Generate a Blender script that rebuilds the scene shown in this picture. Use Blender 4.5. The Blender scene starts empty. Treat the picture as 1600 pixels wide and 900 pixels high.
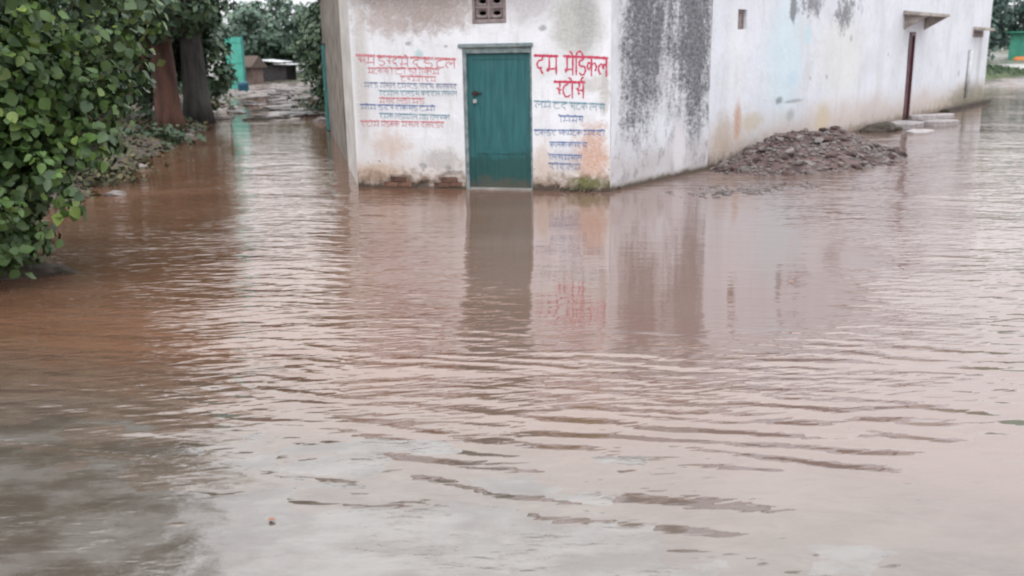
import bpy, bmesh, math, random
import numpy as np
from mathutils import Vector, Matrix, noise as mnoise
random.seed(7); rng = np.random.default_rng(7)
R = math.radians
scene = bpy.context.scene
C = scene.collection

# ------------------------------------------------------------------ camera
EYE = 1.75; FPX = 1465.0; PITCH = R(14.2); ROLL = R(1.05)
cam_d = bpy.data.cameras.new('camera'); cam = bpy.data.objects.new('camera', cam_d); C.objects.link(cam)
cam_d.sensor_width = 36.0; cam_d.lens = 36.0*FPX/1600.0
cam_d.clip_start = 0.05; cam_d.clip_end = 4000
cam.rotation_mode = 'QUATERNION'
cam.location = (0, 0, EYE)
_c, _s = math.cos(ROLL), math.sin(ROLL)
fwd = Vector((0, math.cos(PITCH), -math.sin(PITCH))); up0 = Vector((0, math.sin(PITCH), math.cos(PITCH))); rt0 = Vector((1, 0, 0))
rt = rt0*_c - up0*_s; up = up0*_c + rt0*_s
cam.rotation_quaternion = Matrix((rt, up, -fwd)).transposed().to_quaternion()
scene.camera = cam
cam_d.dof.use_dof = True; cam_d.dof.focus_distance = 6.0; cam_d.dof.aperture_fstop = 2.6
# ------------------------------------------------------------------ world, sun, exposure
SUN_EL, SUN_AZ = R(52), R(205)          # azimuth clockwise from +Y
world = bpy.data.worlds.new('World'); scene.world = world; world.use_nodes = True
wt = world.node_tree; wt.nodes.clear()
sky = wt.nodes.new('ShaderNodeTexSky'); sky.sky_type = 'NISHITA'; sky.sun_disc = False
sky.sun_elevation = SUN_EL; sky.sun_rotation = SUN_AZ; sky.dust_density = 3.0
hs = wt.nodes.new('ShaderNodeHueSaturation'); hs.inputs['Saturation'].default_value = 0.25
wt.links.new(sky.outputs[0], hs.inputs['Color'])
wtc = wt.nodes.new('ShaderNodeTexCoord'); wno = wt.nodes.new('ShaderNodeTexNoise')
wmap = wt.nodes.new('ShaderNodeMapping'); wmap.inputs['Scale'].default_value = (1, 1, 2.2)
wt.links.new(wtc.outputs['Generated'], wmap.inputs[0]); wt.links.new(wmap.outputs[0], wno.inputs['Vector'])
wno.inputs['Scale'].default_value = 2.2; wno.inputs['Detail'].default_value = 5
wr = wt.nodes.new('ShaderNodeValToRGB')
wr.color_ramp.elements[0].position = 0.3; wr.color_ramp.elements[0].color = (9.4, 9.6, 10.0, 1)
wr.color_ramp.elements[1].position = 0.7; wr.color_ramp.elements[1].color = (12.6, 12.5, 12.6, 1)
wt.links.new(wno.outputs[0], wr.inputs[0])
wm = wt.nodes.new('ShaderNodeMix'); wm.data_type = 'RGBA'; wm.inputs[0].default_value = 0.85
wt.links.new(hs.outputs[0], wm.inputs[6]); wt.links.new(wr.outputs[0], wm.inputs[7])
wsep = wt.nodes.new('ShaderNodeSeparateXYZ'); wt.links.new(wtc.outputs['Generated'], wsep.inputs[0])
wgr = wt.nodes.new('ShaderNodeMapRange'); wt.links.new(wsep.outputs[2], wgr.inputs[0]); wgr.inputs[3].default_value = 0.85; wgr.inputs[4].default_value = 2.45
wvm = wt.nodes.new('ShaderNodeVectorMath'); wvm.operation = 'SCALE'; wt.links.new(wm.outputs[2], wvm.inputs[0]); wt.links.new(wgr.outputs[0], wvm.inputs['Scale'])
wb = wt.nodes.new('ShaderNodeBackground'); wb.inputs['Strength'].default_value = 0.1
wt.links.new(wvm.outputs[0], wb.inputs[0])
wo = wt.nodes.new('ShaderNodeOutputWorld'); wt.links.new(wb.outputs[0], wo.inputs[0])
sd = bpy.data.lights.new('sun', 'SUN'); sd.energy = 0.5; sd.angle = R(25); sd.color = (1, 0.975, 0.94)
sun = bpy.data.objects.new('sun', sd); C.objects.link(sun)
sdir = Vector((math.sin(SUN_AZ)*math.cos(SUN_EL), math.cos(SUN_AZ)*math.cos(SUN_EL), math.sin(SUN_EL)))
sun.rotation_euler = sdir.to_track_quat('Z', 'Y').to_euler(); sun.location = sdir*50
vs = scene.view_settings; vs.view_transform = 'Standard'; vs.look = 'None'; vs.gamma = 1; vs.use_curve_mapping = False
vs.exposure = 0.27
scene.cycles.max_bounces = 6
scene.cycles.pixel_filter_type = 'BLACKMAN_HARRIS'; scene.cycles.filter_width = 2.1

# ------------------------------------------------------------------ measuring the place
def pray(px, py):
    x = (px-800)/FPX; y = -(py-450)/FPX
    return rt*x + up*y + fwd
def P(px, py, z=0.0):                    # point on a level plane
    d = pray(px, py); t = (z-EYE)/d.z
    return Vector((d.x*t, d.y*t, z))
def onwall(A, B, px, py):                # (u, v) on an upright wall from A towards B
    A = Vector(A[:2]); e = (Vector(B[:2])-A).normalized(); n = Vector((-e.y, e.x))
    d = pray(px, py); t = A.dot(n)/(d.x*n.x+d.y*n.y)
    return (Vector((d.x*t, d.y*t))-A).dot(e), EYE+d.z*t

# ------------------------------------------------------------------ materials
class NT:
    def __init__(s, name, rough=0.8):
        s.m = bpy.data.materials.new(name); s.m.use_nodes = True; s.t = s.m.node_tree
        s.b = s.t.nodes['Principled BSDF']; s.b.inputs['Roughness'].default_value = rough
    def n(s, typ, **k):
        x = s.t.nodes.new(typ)
        for a, v in k.items(): setattr(x, a, v)
        return x
    def put(s, sock, v):
        if isinstance(v, (int, float)): sock.default_value = v
        elif isinstance(v, tuple): sock.default_value = v if len(v) != 3 or sock.type == 'VECTOR' else v+(1,)
        else: s.t.links.new(v, sock)
    def co(s, kind='Object'): return s.n('ShaderNodeTexCoord').outputs[kind]
    def pos(s): return s.n('ShaderNodeNewGeometry').outputs['Position']
    def sep(s, v):
        x = s.n('ShaderNodeSeparateXYZ'); s.put(x.inputs[0], v); return x.outputs
    def map(s, v, sc=(1, 1, 1), rot=(0, 0, 0), loc=(0, 0, 0)):
        x = s.n('ShaderNodeMapping'); s.put(x.inputs[0], v); x.inputs['Scale'].default_value = sc
        x.inputs['Rotation'].default_value = rot; x.inputs['Location'].default_value = loc; return x.outputs[0]
    def noise(s, v, sc, det=4, ro=0.55, dist=0.0):
        x = s.n('ShaderNodeTexNoise'); s.put(x.inputs['Vector'], v); x.inputs['Scale'].default_value = sc
        x.inputs['Detail'].default_value = det; x.inputs['Roughness'].default_value = ro; x.inputs['Distortion'].default_value = dist
        return x.outputs[0]
    def ma(s, op, a, b=0.0, c=None):
        x = s.n('ShaderNodeMath', operation=op); s.put(x.inputs[0], a); s.put(x.inputs[1], b)
        if c is not None: s.put(x.inputs[2], c)
        return x.outputs[0]
    def rng(s, v, a, b, c=0.0, d=1.0):
        x = s.n('ShaderNodeMapRange'); x.interpolation_type = 'SMOOTHSTEP'; s.put(x.inputs[0], v)
        for i, q in enumerate((a, b, c, d)): x.inputs[i+1].default_value = q
        return x.outputs[0]
    def mix(s, f, a, b):
        x = s.n('ShaderNodeMix', data_type='RGBA'); s.put(x.inputs[0], f); s.put(x.inputs[6], a); s.put(x.inputs[7], b); return x.outputs[2]
    def blob(s, u, v, cu, cv, ru, rv, nz, amp=0.9, edge=0.35):
        a = s.ma('DIVIDE', s.ma('SUBTRACT', u, cu), ru); b = s.ma('DIVIDE', s.ma('SUBTRACT', v, cv), rv)
        d = s.ma('SQRT', s.ma('ADD', s.ma('MULTIPLY', a, a), s.ma('MULTIPLY', b, b)))
        d = s.ma('ADD', d, s.ma('MULTIPLY', s.ma('SUBTRACT', nz, 0.5), amp*2))
        return s.rng(d, 1+edge*1.5, 1-edge*1.5)
    def bump(s, h, dist=0.01, st=1.0):
        x = s.n('ShaderNodeBump'); s.put(x.inputs['Height'], h); x.inputs['Distance'].default_value = dist; x.inputs['Strength'].default_value = st
        s.t.links.new(x.outputs[0], s.b.inputs['Normal']); return x.outputs[0]
    def set(s, **k):
        for a, v in k.items(): s.put(s.b.inputs[a.replace('_', ' ')], v)
        return s.m

def simple(name, ca, cb, sc=6.0, rough=0.85, bump=0.004, bsc=40.0, stretch=(1, 1, 1), rnd=0.0, met=0.0, rr=0.0):
    t = NT(name, rough); v = t.map(t.co(), stretch)
    f = t.rng(t.noise(v, sc, 6, 0.6), 0.3, 0.7); c = t.mix(f, ca, cb)
    if rnd:
        oi = t.n('ShaderNodeObjectInfo').outputs['Random']
        h = t.n('ShaderNodeHueSaturation'); t.put(h.inputs['Color'], c); t.put(h.inputs['Value'], t.ma('MULTIPLY_ADD', oi, 2*rnd, 1-rnd)); c = h.outputs[0]
    t.set(Base_Color=c, Metallic=met)
    if rr: t.set(Roughness=t.rng(t.noise(v, sc*0.7, 3), 0.35, 0.65, rough-rr, rough+rr))
    if bump: t.bump(t.noise(v, bsc, 5, 0.65), bump)
    return t.m

def leafmat(name, ca, cb, cc, rough=0.42, trans=0.0):
    t = NT(name, rough)
    g = t.n('ShaderNodeNewGeometry').outputs['Random Per Island']; oi = t.n('ShaderNodeObjectInfo').outputs['Random']
    g = t.ma('FRACT', t.ma('ADD', g, oi))
    big = t.rng(t.noise(t.pos(), 1.4, 2), 0.35, 0.65)
    c = t.mix(t.rng(g, 0.0, 0.75), ca, cb); c = t.mix(t.rng(g, 0.86, 1.0), c, cc)
    c = t.mix(t.ma('MULTIPLY', big, 0.6), c, ca)
    fine = t.noise(t.pos(), 60, 2)
    c = t.mix(t.ma('MULTIPLY', t.rng(fine, 0.5, 0.7), 0.25), c, cb)
    t.set(Base_Color=c, Specular_IOR_Level=0.5)
    t.b.inputs['Transmission Weight'].default_value = 0
    return t.m

M = {}
M['leaf'] = leafmat('leaf_green', (0.018, 0.042, 0.012), (0.072, 0.135, 0.026), (0.17, 0.23, 0.05), 0.5)
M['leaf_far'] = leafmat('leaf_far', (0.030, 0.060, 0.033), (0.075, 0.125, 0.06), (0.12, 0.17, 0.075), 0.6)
M['leaf_haze'] = leafmat('leaf_distant_hazy', (0.06, 0.105, 0.08), (0.12, 0.18, 0.13), (0.17, 0.23, 0.16), 0.7)  # distance haze put into the leaf colour by lightening it
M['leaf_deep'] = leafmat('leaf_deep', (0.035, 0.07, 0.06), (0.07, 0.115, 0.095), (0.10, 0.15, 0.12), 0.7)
M['leaf_dry'] = leafmat('leaf_dry', (0.04, 0.05, 0.02), (0.10, 0.09, 0.04), (0.16, 0.12, 0.05), 0.7)
M['bark_red'] = simple('bark_red', (0.045, 0.021, 0.016), (0.125, 0.058, 0.042), 5, 0.9, 0.05, 14, (1, 1, 0.2))  # trunk tone set dark, shade of the left trees put into the colour
M['bark_grey'] = simple('bark_grey', (0.025, 0.025, 0.024), (0.075, 0.072, 0.066), 5, 0.9, 0.05, 14, (1, 1, 0.2))
M['rock'] = simple('rock', (0.13, 0.11, 0.10), (0.27, 0.235, 0.225), 9, 0.75, 0.01, 30, rnd=0.3)
M['rubble'] = simple('rubble', (0.050, 0.031, 0.028), (0.17, 0.105, 0.095), 3.5, 0.7, 0.035, 22, rnd=0.5)
M['slabstone'] = simple('slabstone', (0.26, 0.235, 0.235), (0.40, 0.37, 0.37), 7, 0.6, 0.004, 30, rnd=0.2)
M['lane_rock'] = simple('lane_rock', (0.035, 0.03, 0.03), (0.14, 0.12, 0.115), 3, 0.45, 0.02, 12, rnd=0.4)
M['darksoil'] = simple('darksoil', (0.03, 0.024, 0.018), (0.075, 0.06, 0.045), 7, 0.85, 0.03, 20)
M['brick'] = simple('brick', (0.07, 0.038, 0.028), (0.17, 0.09, 0.065), 14, 0.9, 0.004, 60, rnd=0.35)
M['iron'] = simple('iron', (0.02, 0.02, 0.022), (0.09, 0.05, 0.035), 30, 0.55, 0.001, 90, met=0.6)
M['steel'] = simple('steel', (0.45, 0.45, 0.45), (0.62, 0.62, 0.62), 30, 0.4, 0, met=0.7)
M['concrete_lattice'] = simple('concrete_lattice', (0.19, 0.15, 0.15), (0.30, 0.25, 0.25), 14, 0.9, 0.004, 60)
M['frame_grey'] = simple('frame_grey', (0.10, 0.15, 0.16), (0.26, 0.30, 0.31), 12, 0.7, 0.002, 50)
M['mudwall'] = simple('mudwall', (0.12, 0.10, 0.085), (0.27, 0.24, 0.21), 2.2, 0.92, 0.02, 12)
M['teal_far'] = simple('teal_far', (0.05, 0.33, 0.26), (0.10, 0.42, 0.33), 3, 0.6, 0.003, 20)
M['teal_lane'] = simple('teal_lane', (0.02, 0.13, 0.13), (0.05, 0.22, 0.21), 3, 0.6, 0.003, 20)
M['orange'] = simple('orange', (0.55, 0.16, 0.04), (0.70, 0.26, 0.08), 3, 0.7, 0.003, 20)
M['blue_drum'] = simple('blue_drum', (0.01, 0.07, 0.12), (0.02, 0.12, 0.18), 4, 0.4, 0)
M['thatch'] = simple('thatch', (0.06, 0.045, 0.038), (0.13, 0.095, 0.075), 10, 0.95, 0.02, 40, (1, 1, 0.2))
M['tin'] = simple('tin', (0.42, 0.43, 0.44), (0.62, 0.63, 0.64), 6, 0.5, 0.002, 30)
M['darkwood'] = simple('darkwood', (0.02, 0.018, 0.02), (0.05, 0.045, 0.05), 8, 0.8, 0.004, 40)
M['roof'] = simple('roof', (0.20, 0.19, 0.18), (0.34, 0.32, 0.30), 3, 0.9, 0.01, 20)
M['chajja'] = simple('chajja', (0.22, 0.18, 0.16), (0.45, 0.41, 0.38), 4, 0.9, 0.01, 20)
M['road_far'] = simple('road_far', (0.30, 0.29, 0.28), (0.42, 0.41, 0.40), 1.5, 0.35, 0.005, 8)
M['tin_green'] = simple('tin_green', (0.04, 0.24, 0.17), (0.07, 0.33, 0.24), 2, 0.6, 0.003, 20)

def door_mat(name, ca, cb, cdark, h):
    t = NT(name, 0.42); v = t.co(); s_ = t.sep(v)
    st = t.noise(t.map(v, (9, 9, 0.8)), 2.2, 5); c = t.mix(t.rng(st, 0.3, 0.75), ca, cb)
    fn = t.noise(v, 3.0, 5); wet = t.rng(t.ma('ADD', s_[2], t.ma('MULTIPLY', t.noise(v, 2.2, 6, .7), 0.7)), 0.86, 0.74)
    c = t.mix(t.ma('MULTIPLY', wet, 0.8), c, cdark)
    rust = t.rng(t.noise(v, 9, 6, 0.7), 0.66, 0.74); c = t.mix(t.ma('MULTIPLY', rust, 0.6), c, (0.06, 0.06, 0.045))
    mudf = t.rng(t.ma('ADD', s_[2], t.ma('MULTIPLY', t.noise(v, 7, 5), .3)), .34, .2); c = t.mix(t.ma('MULTIPLY', mudf, .6), c, (.10, .07, .05)); t.set(Base_Color=c, Roughness=t.rng(fn, 0.3, 0.7, 0.35, 0.6)); t.bump(t.ma('ADD', t.noise(t.map(v, (6, 6, 1)), 4, 4), t.noise(v, 2.5, 2)), 0.008); return t.m
M['teal_door'] = door_mat('teal_door', (0.014, 0.088, 0.098), (0.026, 0.135, 0.142), (0.010, 0.058, 0.055), 1.8)
M['maroon_door'] = door_mat('maroon_door', (0.06, 0.014, 0.026), (0.10, 0.03, 0.042), (0.06, 0.012, 0.02), 1.8)

# ------------------------------------------------------------------ object helpers
def tag(o, label=None, cat=None, group=None, kind=None):
    if label: o['label'] = label
    if cat: o['category'] = cat
    if group: o['group'] = group
    if kind: o['kind'] = kind
    return o
def link(name, me, mat=None, parent=None, loc=None, rz=0.0):
    o = bpy.data.objects.new(name, me); C.objects.link(o)
    if mat is not None and me is not None and not me.materials: me.materials.append(mat)
    if parent is not None: o.parent = parent
    if loc is not None: o.location = loc
    if rz: o.rotation_euler = (0, 0, rz)
    return o
def empty(name, loc, rz, label, cat, group=None):
    return tag(link(name, None, loc=loc, rz=rz), label, cat, group)
def mesh(name, verts, faces, smooth=False):
    me = bpy.data.meshes.new(name); me.from_pydata([tuple(v) for v in verts], [], [tuple(f) for f in faces]); me.update()
    if smooth: me.polygons.foreach_set('use_smooth', [True]*len(me.polygons))
    return me
def from_bm(name, bm, smooth=False):
    me = bpy.data.meshes.new(name); bm.normal_update(); bm.to_mesh(me); bm.free()
    if smooth: me.polygons.foreach_set('use_smooth', [True]*len(me.polygons))
    return me
def box_bm(bm, x0, x1, y0, y1, z0, z1, bev=0.0):
    r = bmesh.ops.create_cube(bm, size=1.0)['verts']
    for v in r: v.co = Vector(((x0+x1)/2+v.co.x*(x1-x0), (y0+y1)/2+v.co.y*(y1-y0), (z0+z1)/2+v.co.z*(z1-z0)))
    if bev:
        es = list({e for v in r for e in v.link_edges}); bmesh.ops.bevel(bm, geom=es, offset=bev, segments=2, affect='EDGES')
def box(name, x0, x1, y0, y1, z0, z1, mat, parent=None, bev=0.004):
    bm = bmesh.new(); box_bm(bm, x0, x1, y0, y1, z0, z1, bev); return link(name, from_bm(name, bm), mat, parent)
def tube_arrays(pts, rads, seg=8):
    V = []; Fc = []; pts = [Vector(p) for p in pts]
    for i, p in enumerate(pts):
        d = (pts[min(i+1, len(pts)-1)]-pts[max(i-1, 0)]).normalized(); a = d.orthogonal().normalized() if abs(d.z) < 0.9 else Vector((1, 0, 0)).cross(d).normalized()
        b = d.cross(a)
        for k in range(seg):
            t = 2*math.pi*k/seg; V.append(p+(a*math.cos(t)+b*math.sin(t))*rads[i])
    for i in range(len(pts)-1):
        for k in range(seg):
            q = i*seg+k; q2 = i*seg+(k+1) % seg; Fc.append((q, q2, q2+seg, q+seg))
    Fc.append(tuple(range(seg))[::-1]); Fc.append(tuple((len(pts)-1)*seg+k for k in range(seg)))
    return V, Fc
def tube(name, pts, rads, mat, parent=None, seg=8):
    if isinstance(rads, (int, float)): rads = [rads]*len(pts)
    return link(name, mesh(name, *tube_arrays(pts, rads, seg), smooth=True), mat, parent)
def grid_mesh(name, xs, ys, zf, smooth=True):
    X, Y = np.meshgrid(xs, ys); Z = zf(X, Y); nx, ny = len(xs), len(ys)
    co = np.stack([X, Y, Z], -1).reshape(-1, 3)
    i = (np.arange(ny-1)[:, None]*nx+np.arange(nx-1)[None]).ravel()
    F = np.stack([i, i+1, i+1+nx, i+nx], -1)
    return np_mesh(name, co, F, smooth)
def np_mesh(name, co, F, smooth=False):
    me = bpy.data.meshes.new(name); me.vertices.add(len(co)); me.vertices.foreach_set('co', np.asarray(co, np.float32).ravel())
    k = F.shape[1]; me.loops.add(F.size); me.loops.foreach_set('vertex_index', F.astype(np.int32).ravel())
    me.polygons.add(len(F)); me.polygons.foreach_set('loop_start', np.arange(0, F.size, k, dtype=np.int32))
    me.update(calc_edges=True)
    if smooth: me.polygons.foreach_set('use_smooth', np.ones(len(F), bool))
    return me
# smooth value noise on arrays
_tab = rng.random((256, 256))
def vn(x, y):
    xi = np.floor(x).astype(int); yi = np.floor(y).astype(int); fx = x-xi; fy = y-yi
    fx = fx*fx*(3-2*fx); fy = fy*fy*(3-2*fy); g = lambda a, b: _tab[a & 255, b & 255]
    return (g(xi, yi)*(1-fx)+g(xi+1, yi)*fx)*(1-fy)+(g(xi, yi+1)*(1-fx)+g(xi+1, yi+1)*fx)*fy
def fbm(x, y, o=4):
    s = 0; a = 0.5; t = 0
    for k in range(o): s = s+a*vn(x*2**k+k*17.3, y*2**k+k*9.1); t += a; a *= 0.5
    return s/t-0.5
def ss(a, b, x):
    t = np.clip((x-a)/(b-a), 0, 1); return t*t*(3-2*t)

# ------------------------------------------------------------------ key places
FL = P(560, 292); FR = P(953, 300); JN = P(1105, 265); EN = P(1535, 160)
print('pts', FL, FR, JN, EN)
def wall_frame(A, B): d = B-A; return d.length, math.atan2(d.y, d.x)

# ------------------------------------------------------------------ ground
BANK = [(-4.3, -73.2), (-4.25, 3.66), (-4.05, 7.076), (-4.9, 9.76), (-5.5, 12.93), (-6.3, 17.69), (-7.75, 25.38), (-8.4, 28.06), (-15.2, 54.9), (-30, 115.9), (-60, 244), (-300, 1200)]
LANE_R = [(-1.9, -73.2), (-1.9, 12.2), (-2.3, 13.42), (-3.1, 17.32), (-4.6, 24.52), (-4.9, 26.23), (-11.2, 54.9), (-24, 115.9), (-52, 244), (-280, 1200)]
bx = lambda y, L: np.interp(y, [p[1] for p in L], [p[0] for p in L])
def mound(X, Y, cx, cy, rx, ry, a, h, p=1.0):
    c, s = math.cos(a), math.sin(a); u = ((X-cx)*c+(Y-cy)*s)/rx; v = (-(X-cx)*s+(Y-cy)*c)/ry
    return h*np.exp(-(u*u+v*v)*p)
def zg(X, Y):
    n1 = fbm(X*0.9, Y*0.9, 4); n2 = fbm(X*3.1+5, Y*3.1, 3)
    z = -0.16+0.05*n1
    # left bank
    s = bx(Y, BANK)-X+0.5*fbm(X*1.1+3, Y*1.1, 3)
    z = z+ss(-0.25, 0.9, s)*(0.36+0.25*n1)+0.05*n2*ss(0, 0.4, s)
    # lane: wheel ruts and puddles, climbing gently behind
    inl = ss(24.4, 26.8, Y)*ss(1.6, -0.2, X-bx(Y, LANE_R))
    t = X-0.5*(bx(Y, BANK)+bx(Y, LANE_R))
    rut = 0.10*np.exp(-((t-0.15+0.25*np.sin(Y*0.29))/0.6)**2)
    ridge = 0.09*fbm(X*1.3, Y*0.65+9, 3)
    zl = -0.022+0.012*n1+ridge*1.5+rut*0.45+np.maximum(0, Y-40)*0.020
    z = np.where(s < 0.3, z*(1-inl)+zl*inl, z+inl*np.maximum(0, Y-40)*0.020)
    # right of the lane, behind the buildings
    rr = ss(0.0, 1.2, X-bx(Y, LANE_R))*ss(22.6, 25, Y)
    z = np.where(X < 4, z+rr*(0.25+0.1*n1)+rr*np.maximum(0, Y-40)*0.020, z)
    # far right road side
    rf = ss(35.5, 42, Y)*ss(4, 8, X); z = z+rf*(0.47+0.03*n1)+rf*np.maximum(0, Y-44)*0.003
    return z
def spaced(lo, hi, step, end0, end1, g=1.18):
    m = list(np.arange(lo, hi+1e-6, step)); s = step; v = hi
    while v < end1: s *= g; v += s; m.append(v)
    s = step; v = lo; pre = []
    while v > end0: s *= g; v -= s; pre.append(v)
    return np.array(pre[::-1]+m)
gxs = spaced(-15, 6, 0.12, -900, 900); gys = spaced(0, 56, 0.15, -150, 2500)
t = NT('mud', 0.75); p_ = t.pos(); sxyz = t.sep(p_); nb = t.noise(p_, 1.1, 6, 0.6); nf = t.noise(p_, 9, 6, 0.65)
c = t.mix(t.rng(nb, 0.35, 0.65), (0.085, 0.065, 0.055), (0.18, 0.145, 0.13)); c = t.mix(t.rng(nf, 0.45, 0.75), c, (0.09, 0.07, 0.055))
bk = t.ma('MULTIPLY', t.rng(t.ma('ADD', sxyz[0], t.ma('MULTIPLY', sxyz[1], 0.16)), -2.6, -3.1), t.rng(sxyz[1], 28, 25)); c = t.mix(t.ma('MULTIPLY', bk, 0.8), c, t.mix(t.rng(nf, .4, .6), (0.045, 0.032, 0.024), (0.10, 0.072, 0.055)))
grass_m = t.rng(t.ma('ADD', t.sep(p_)[2], t.ma('MULTIPLY', nb, 0.3)), 0.36, 0.52)
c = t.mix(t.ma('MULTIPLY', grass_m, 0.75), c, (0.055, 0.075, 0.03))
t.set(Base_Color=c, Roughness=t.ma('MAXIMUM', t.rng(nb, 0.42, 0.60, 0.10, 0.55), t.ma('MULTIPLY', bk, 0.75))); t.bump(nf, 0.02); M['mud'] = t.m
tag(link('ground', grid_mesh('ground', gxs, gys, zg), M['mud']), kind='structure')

# ------------------------------------------------------------------ flood water
t = NT('flood_water', 0.06); p_ = t.pos(); sx, sy, sz = t.sep(p_)
warp = t.noise(p_, 0.55, 3, 0.5)
def wave(ang, wl, wx, dist=0.0, loc=0.0):      # crests across direction ang, of wavelength wl, broken along the crest every wx metres
    v = t.map(p_, (1/wx, 1/wl, 1), (0, 0, 0), (loc, loc*1.7, 0))
    v0 = t.map(p_, (1, 1, 1), (0, 0, R(ang))); v = t.map(v0, (1/wx, 1/wl, 1), loc=(loc, loc*1.7, 0))
    return t.noise(v, 1.0, 1.5, 0.5, dist)
w1 = wave(8, 0.115, 0.62, 0.5); w2 = wave(-14, 0.075, 0.36, 0.4, 3.1); w3 = wave(24, 0.20, 0.9, 0.3, 7.7); w4 = wave(-3, 0.042, 0.20, 0.3, 5.2); w5 = wave(2, 0.55, 1.9, 0.2, 9.2)
big = t.noise(t.map(p_, (0.35, 0.6, 1)), 1.0, 2)
# calm sheet before the shop, livelier bands in mid water and at the left of the shop
calm = t.blob(sx, sy, 0.75, 8.7, 2.5, 3.7, big, 0.18, 0.2)
amp = t.ma('MULTIPLY', t.rng(big, 0.32, 0.66, 0.75, 1.5), t.ma('SUBTRACT', 1.0, t.ma('MULTIPLY', calm, 0.90)))
band = t.blob(sx, sy, 0.2, 4.9, 2.4, 0.8, big, 0.5, 0.5)
amp = t.ma('ADD', amp, t.ma('MULTIPLY', band, 0.55))
band2 = t.blob(sx, sy, -1.5, 6.2, 1.2, 3.4, big, 0.3, 0.4); amp = t.ma('ADD', amp, t.ma('MULTIPLY', band2, 0.9))
near = t.rng(sy, 4.6, 3.2, 1.0, 0.6); amp = t.ma('MULTIPLY', amp, near)
far = t.rng(sy, 11, 20, 1.0, 0.28); amp = t.ma('MULTIPLY', amp, far)
def swell(cx, cy, wl, ox):       # long curved crests centred far off at (cx, cy)
    q = t.map(p_, (1, 1, 1), loc=(-cx, -cy, 0)); qx, qy, _ = t.sep(q); d_ = t.ma('SQRT', t.ma('ADD', t.ma('MULTIPLY', qx, qx), t.ma('MULTIPLY', qy, qy)))
    d_ = t.ma('ADD', d_, t.ma('MULTIPLY', t.noise(t.map(p_, (.8, 1.1, 1), loc=(ox, 0, 0)), 1.0, 2.5), 0.55)); v_ = t.ma('SINE', t.ma('MULTIPLY', d_, 2*math.pi/wl)); return t.ma('POWER', t.ma('MULTIPLY_ADD', v_, .5, .5), 1.25)
s1 = swell(-2.5, -7.0, 0.20, 0); s2 = swell(3.5, 16.0, 0.17, 4.0); gate = t.rng(t.noise(t.map(p_, (.55, 1.6, 1), loc=(3, 1, 0)), 1.0, 2), .40, .62)
zone = t.blob(sx, sy, 1.2, 4.0, 2.8, 1.25, big, .4, .4); zone2 = t.blob(sx, sy, 0.0, 4.55, 3.4, .95, big, .35, .35)
sw = t.ma('MULTIPLY', t.ma('ADD', t.ma('MULTIPLY', t.ma('MULTIPLY', s1, zone), .30), t.ma('MULTIPLY', t.ma('MULTIPLY', s2, zone2), .34)), gate)
h = t.ma('ADD', t.ma('MULTIPLY', w1, 1.0), t.ma('MULTIPLY', w2, 0.6)); h = t.ma('ADD', h, t.ma('MULTIPLY', w3, 1.1)); h = t.ma('ADD', h, t.ma('MULTIPLY', w4, 0.26)); h = t.ma('ADD', h, t.ma('MULTIPLY', w5, 1.2))
t.bump(t.ma('ADD', t.ma('MULTIPLY', h, amp), t.ma('MULTIPLY', sw, 2.7)), 0.0125)
mudv = t.noise(t.map(p_, (0.5, 0.9, 1)), 1.0, 4, 0.6)
c = t.mix(t.rng(mudv, 0.3, 0.7), (0.128, 0.062, 0.036), (0.160, 0.086, 0.056))
c = t.mix(t.rng(t.ma('ADD', sx, t.ma('MULTIPLY', mudv, 2.0)), -1.0, 3.5), c, (0.158, 0.105, 0.088))
shal = t.rng(t.ma('ADD', t.ma('ADD', sy, t.ma('MULTIPLY', sx, 0.42)), t.ma('MULTIPLY', mudv, 1.5)), 5.6, 3.9); mot = t.rng(t.noise(t.map(p_, (1, 1.8, 1)), 2.3, 6, .65), .38, .62); c = t.mix(shal, c, t.mix(mot, (0.088, 0.066, 0.052), (0.118, 0.092, 0.076)))
t.set(Base_Color=c, Roughness=0.03, IOR=1.9, Specular_IOR_Level=0.6); M['water'] = t.m
me = mesh('water', [(-60, -20, 0), (90, -20, 0), (90, 75, 0), (-60, 75, 0)], [(0, 1, 2, 3)])
tag(link('water', me, M['water']), kind='structure')

# ------------------------------------------------------------------ concrete slab in the foreground, awash under a thin film
jA, jB = P(270, 722), P(1000, 800)
def zslab(X, Y):
    yb = np.interp(X, [-6, -2.6, -1.4, -0.7, -0.13, 0.45, 0.97, 2.0, 4], [4.25, 4.15, 3.85, 3.72, 3.6, 3.25, 2.78, 2.1, 1.0])
    d = yb-Y+1.3*fbm(X*1.7, Y*2.6, 4)
    z = np.clip(d*0.005, -0.06, 0.0035)+0.009*fbm(X*2.6+4, Y*5.5, 5)
    n = (jB-jA).normalized(); q = (X-jA.x)*(-n.y)+(Y-jA.y)*n.x+0.02*fbm(X*3, Y*3, 2)
    return z-0.012*np.exp(-(q/0.012)**2)
sxs = np.concatenate([np.arange(-5, -2.2, 0.1), np.arange(-2.2, 1.6, 0.018), np.arange(1.6, 4, 0.1)]); sys_ = np.concatenate([np.arange(-4, 2.3, 0.15), np.arange(2.3, 5.0, 0.018)])
t = NT('wet_concrete', 0.1); p_ = t.pos(); a = t.noise(p_, 1.3, 6, 0.6); b = t.noise(p_, 7, 6, 0.7)
c = t.mix(t.rng(t.noise(t.map(p_, (1, 1.8, 1)), 2.3, 6, .65), 0.38, 0.62), (0.072, 0.057, 0.047), (0.130, 0.115, 0.104)); c = t.mix(t.rng(b, 0.55, 0.75), c, (0.09, 0.072, 0.06))
t.set(Base_Color=c, Roughness=t.rng(b, 0.35, 0.8, 0.02, 0.12), IOR=2.0, Specular_IOR_Level=0.6)
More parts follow.
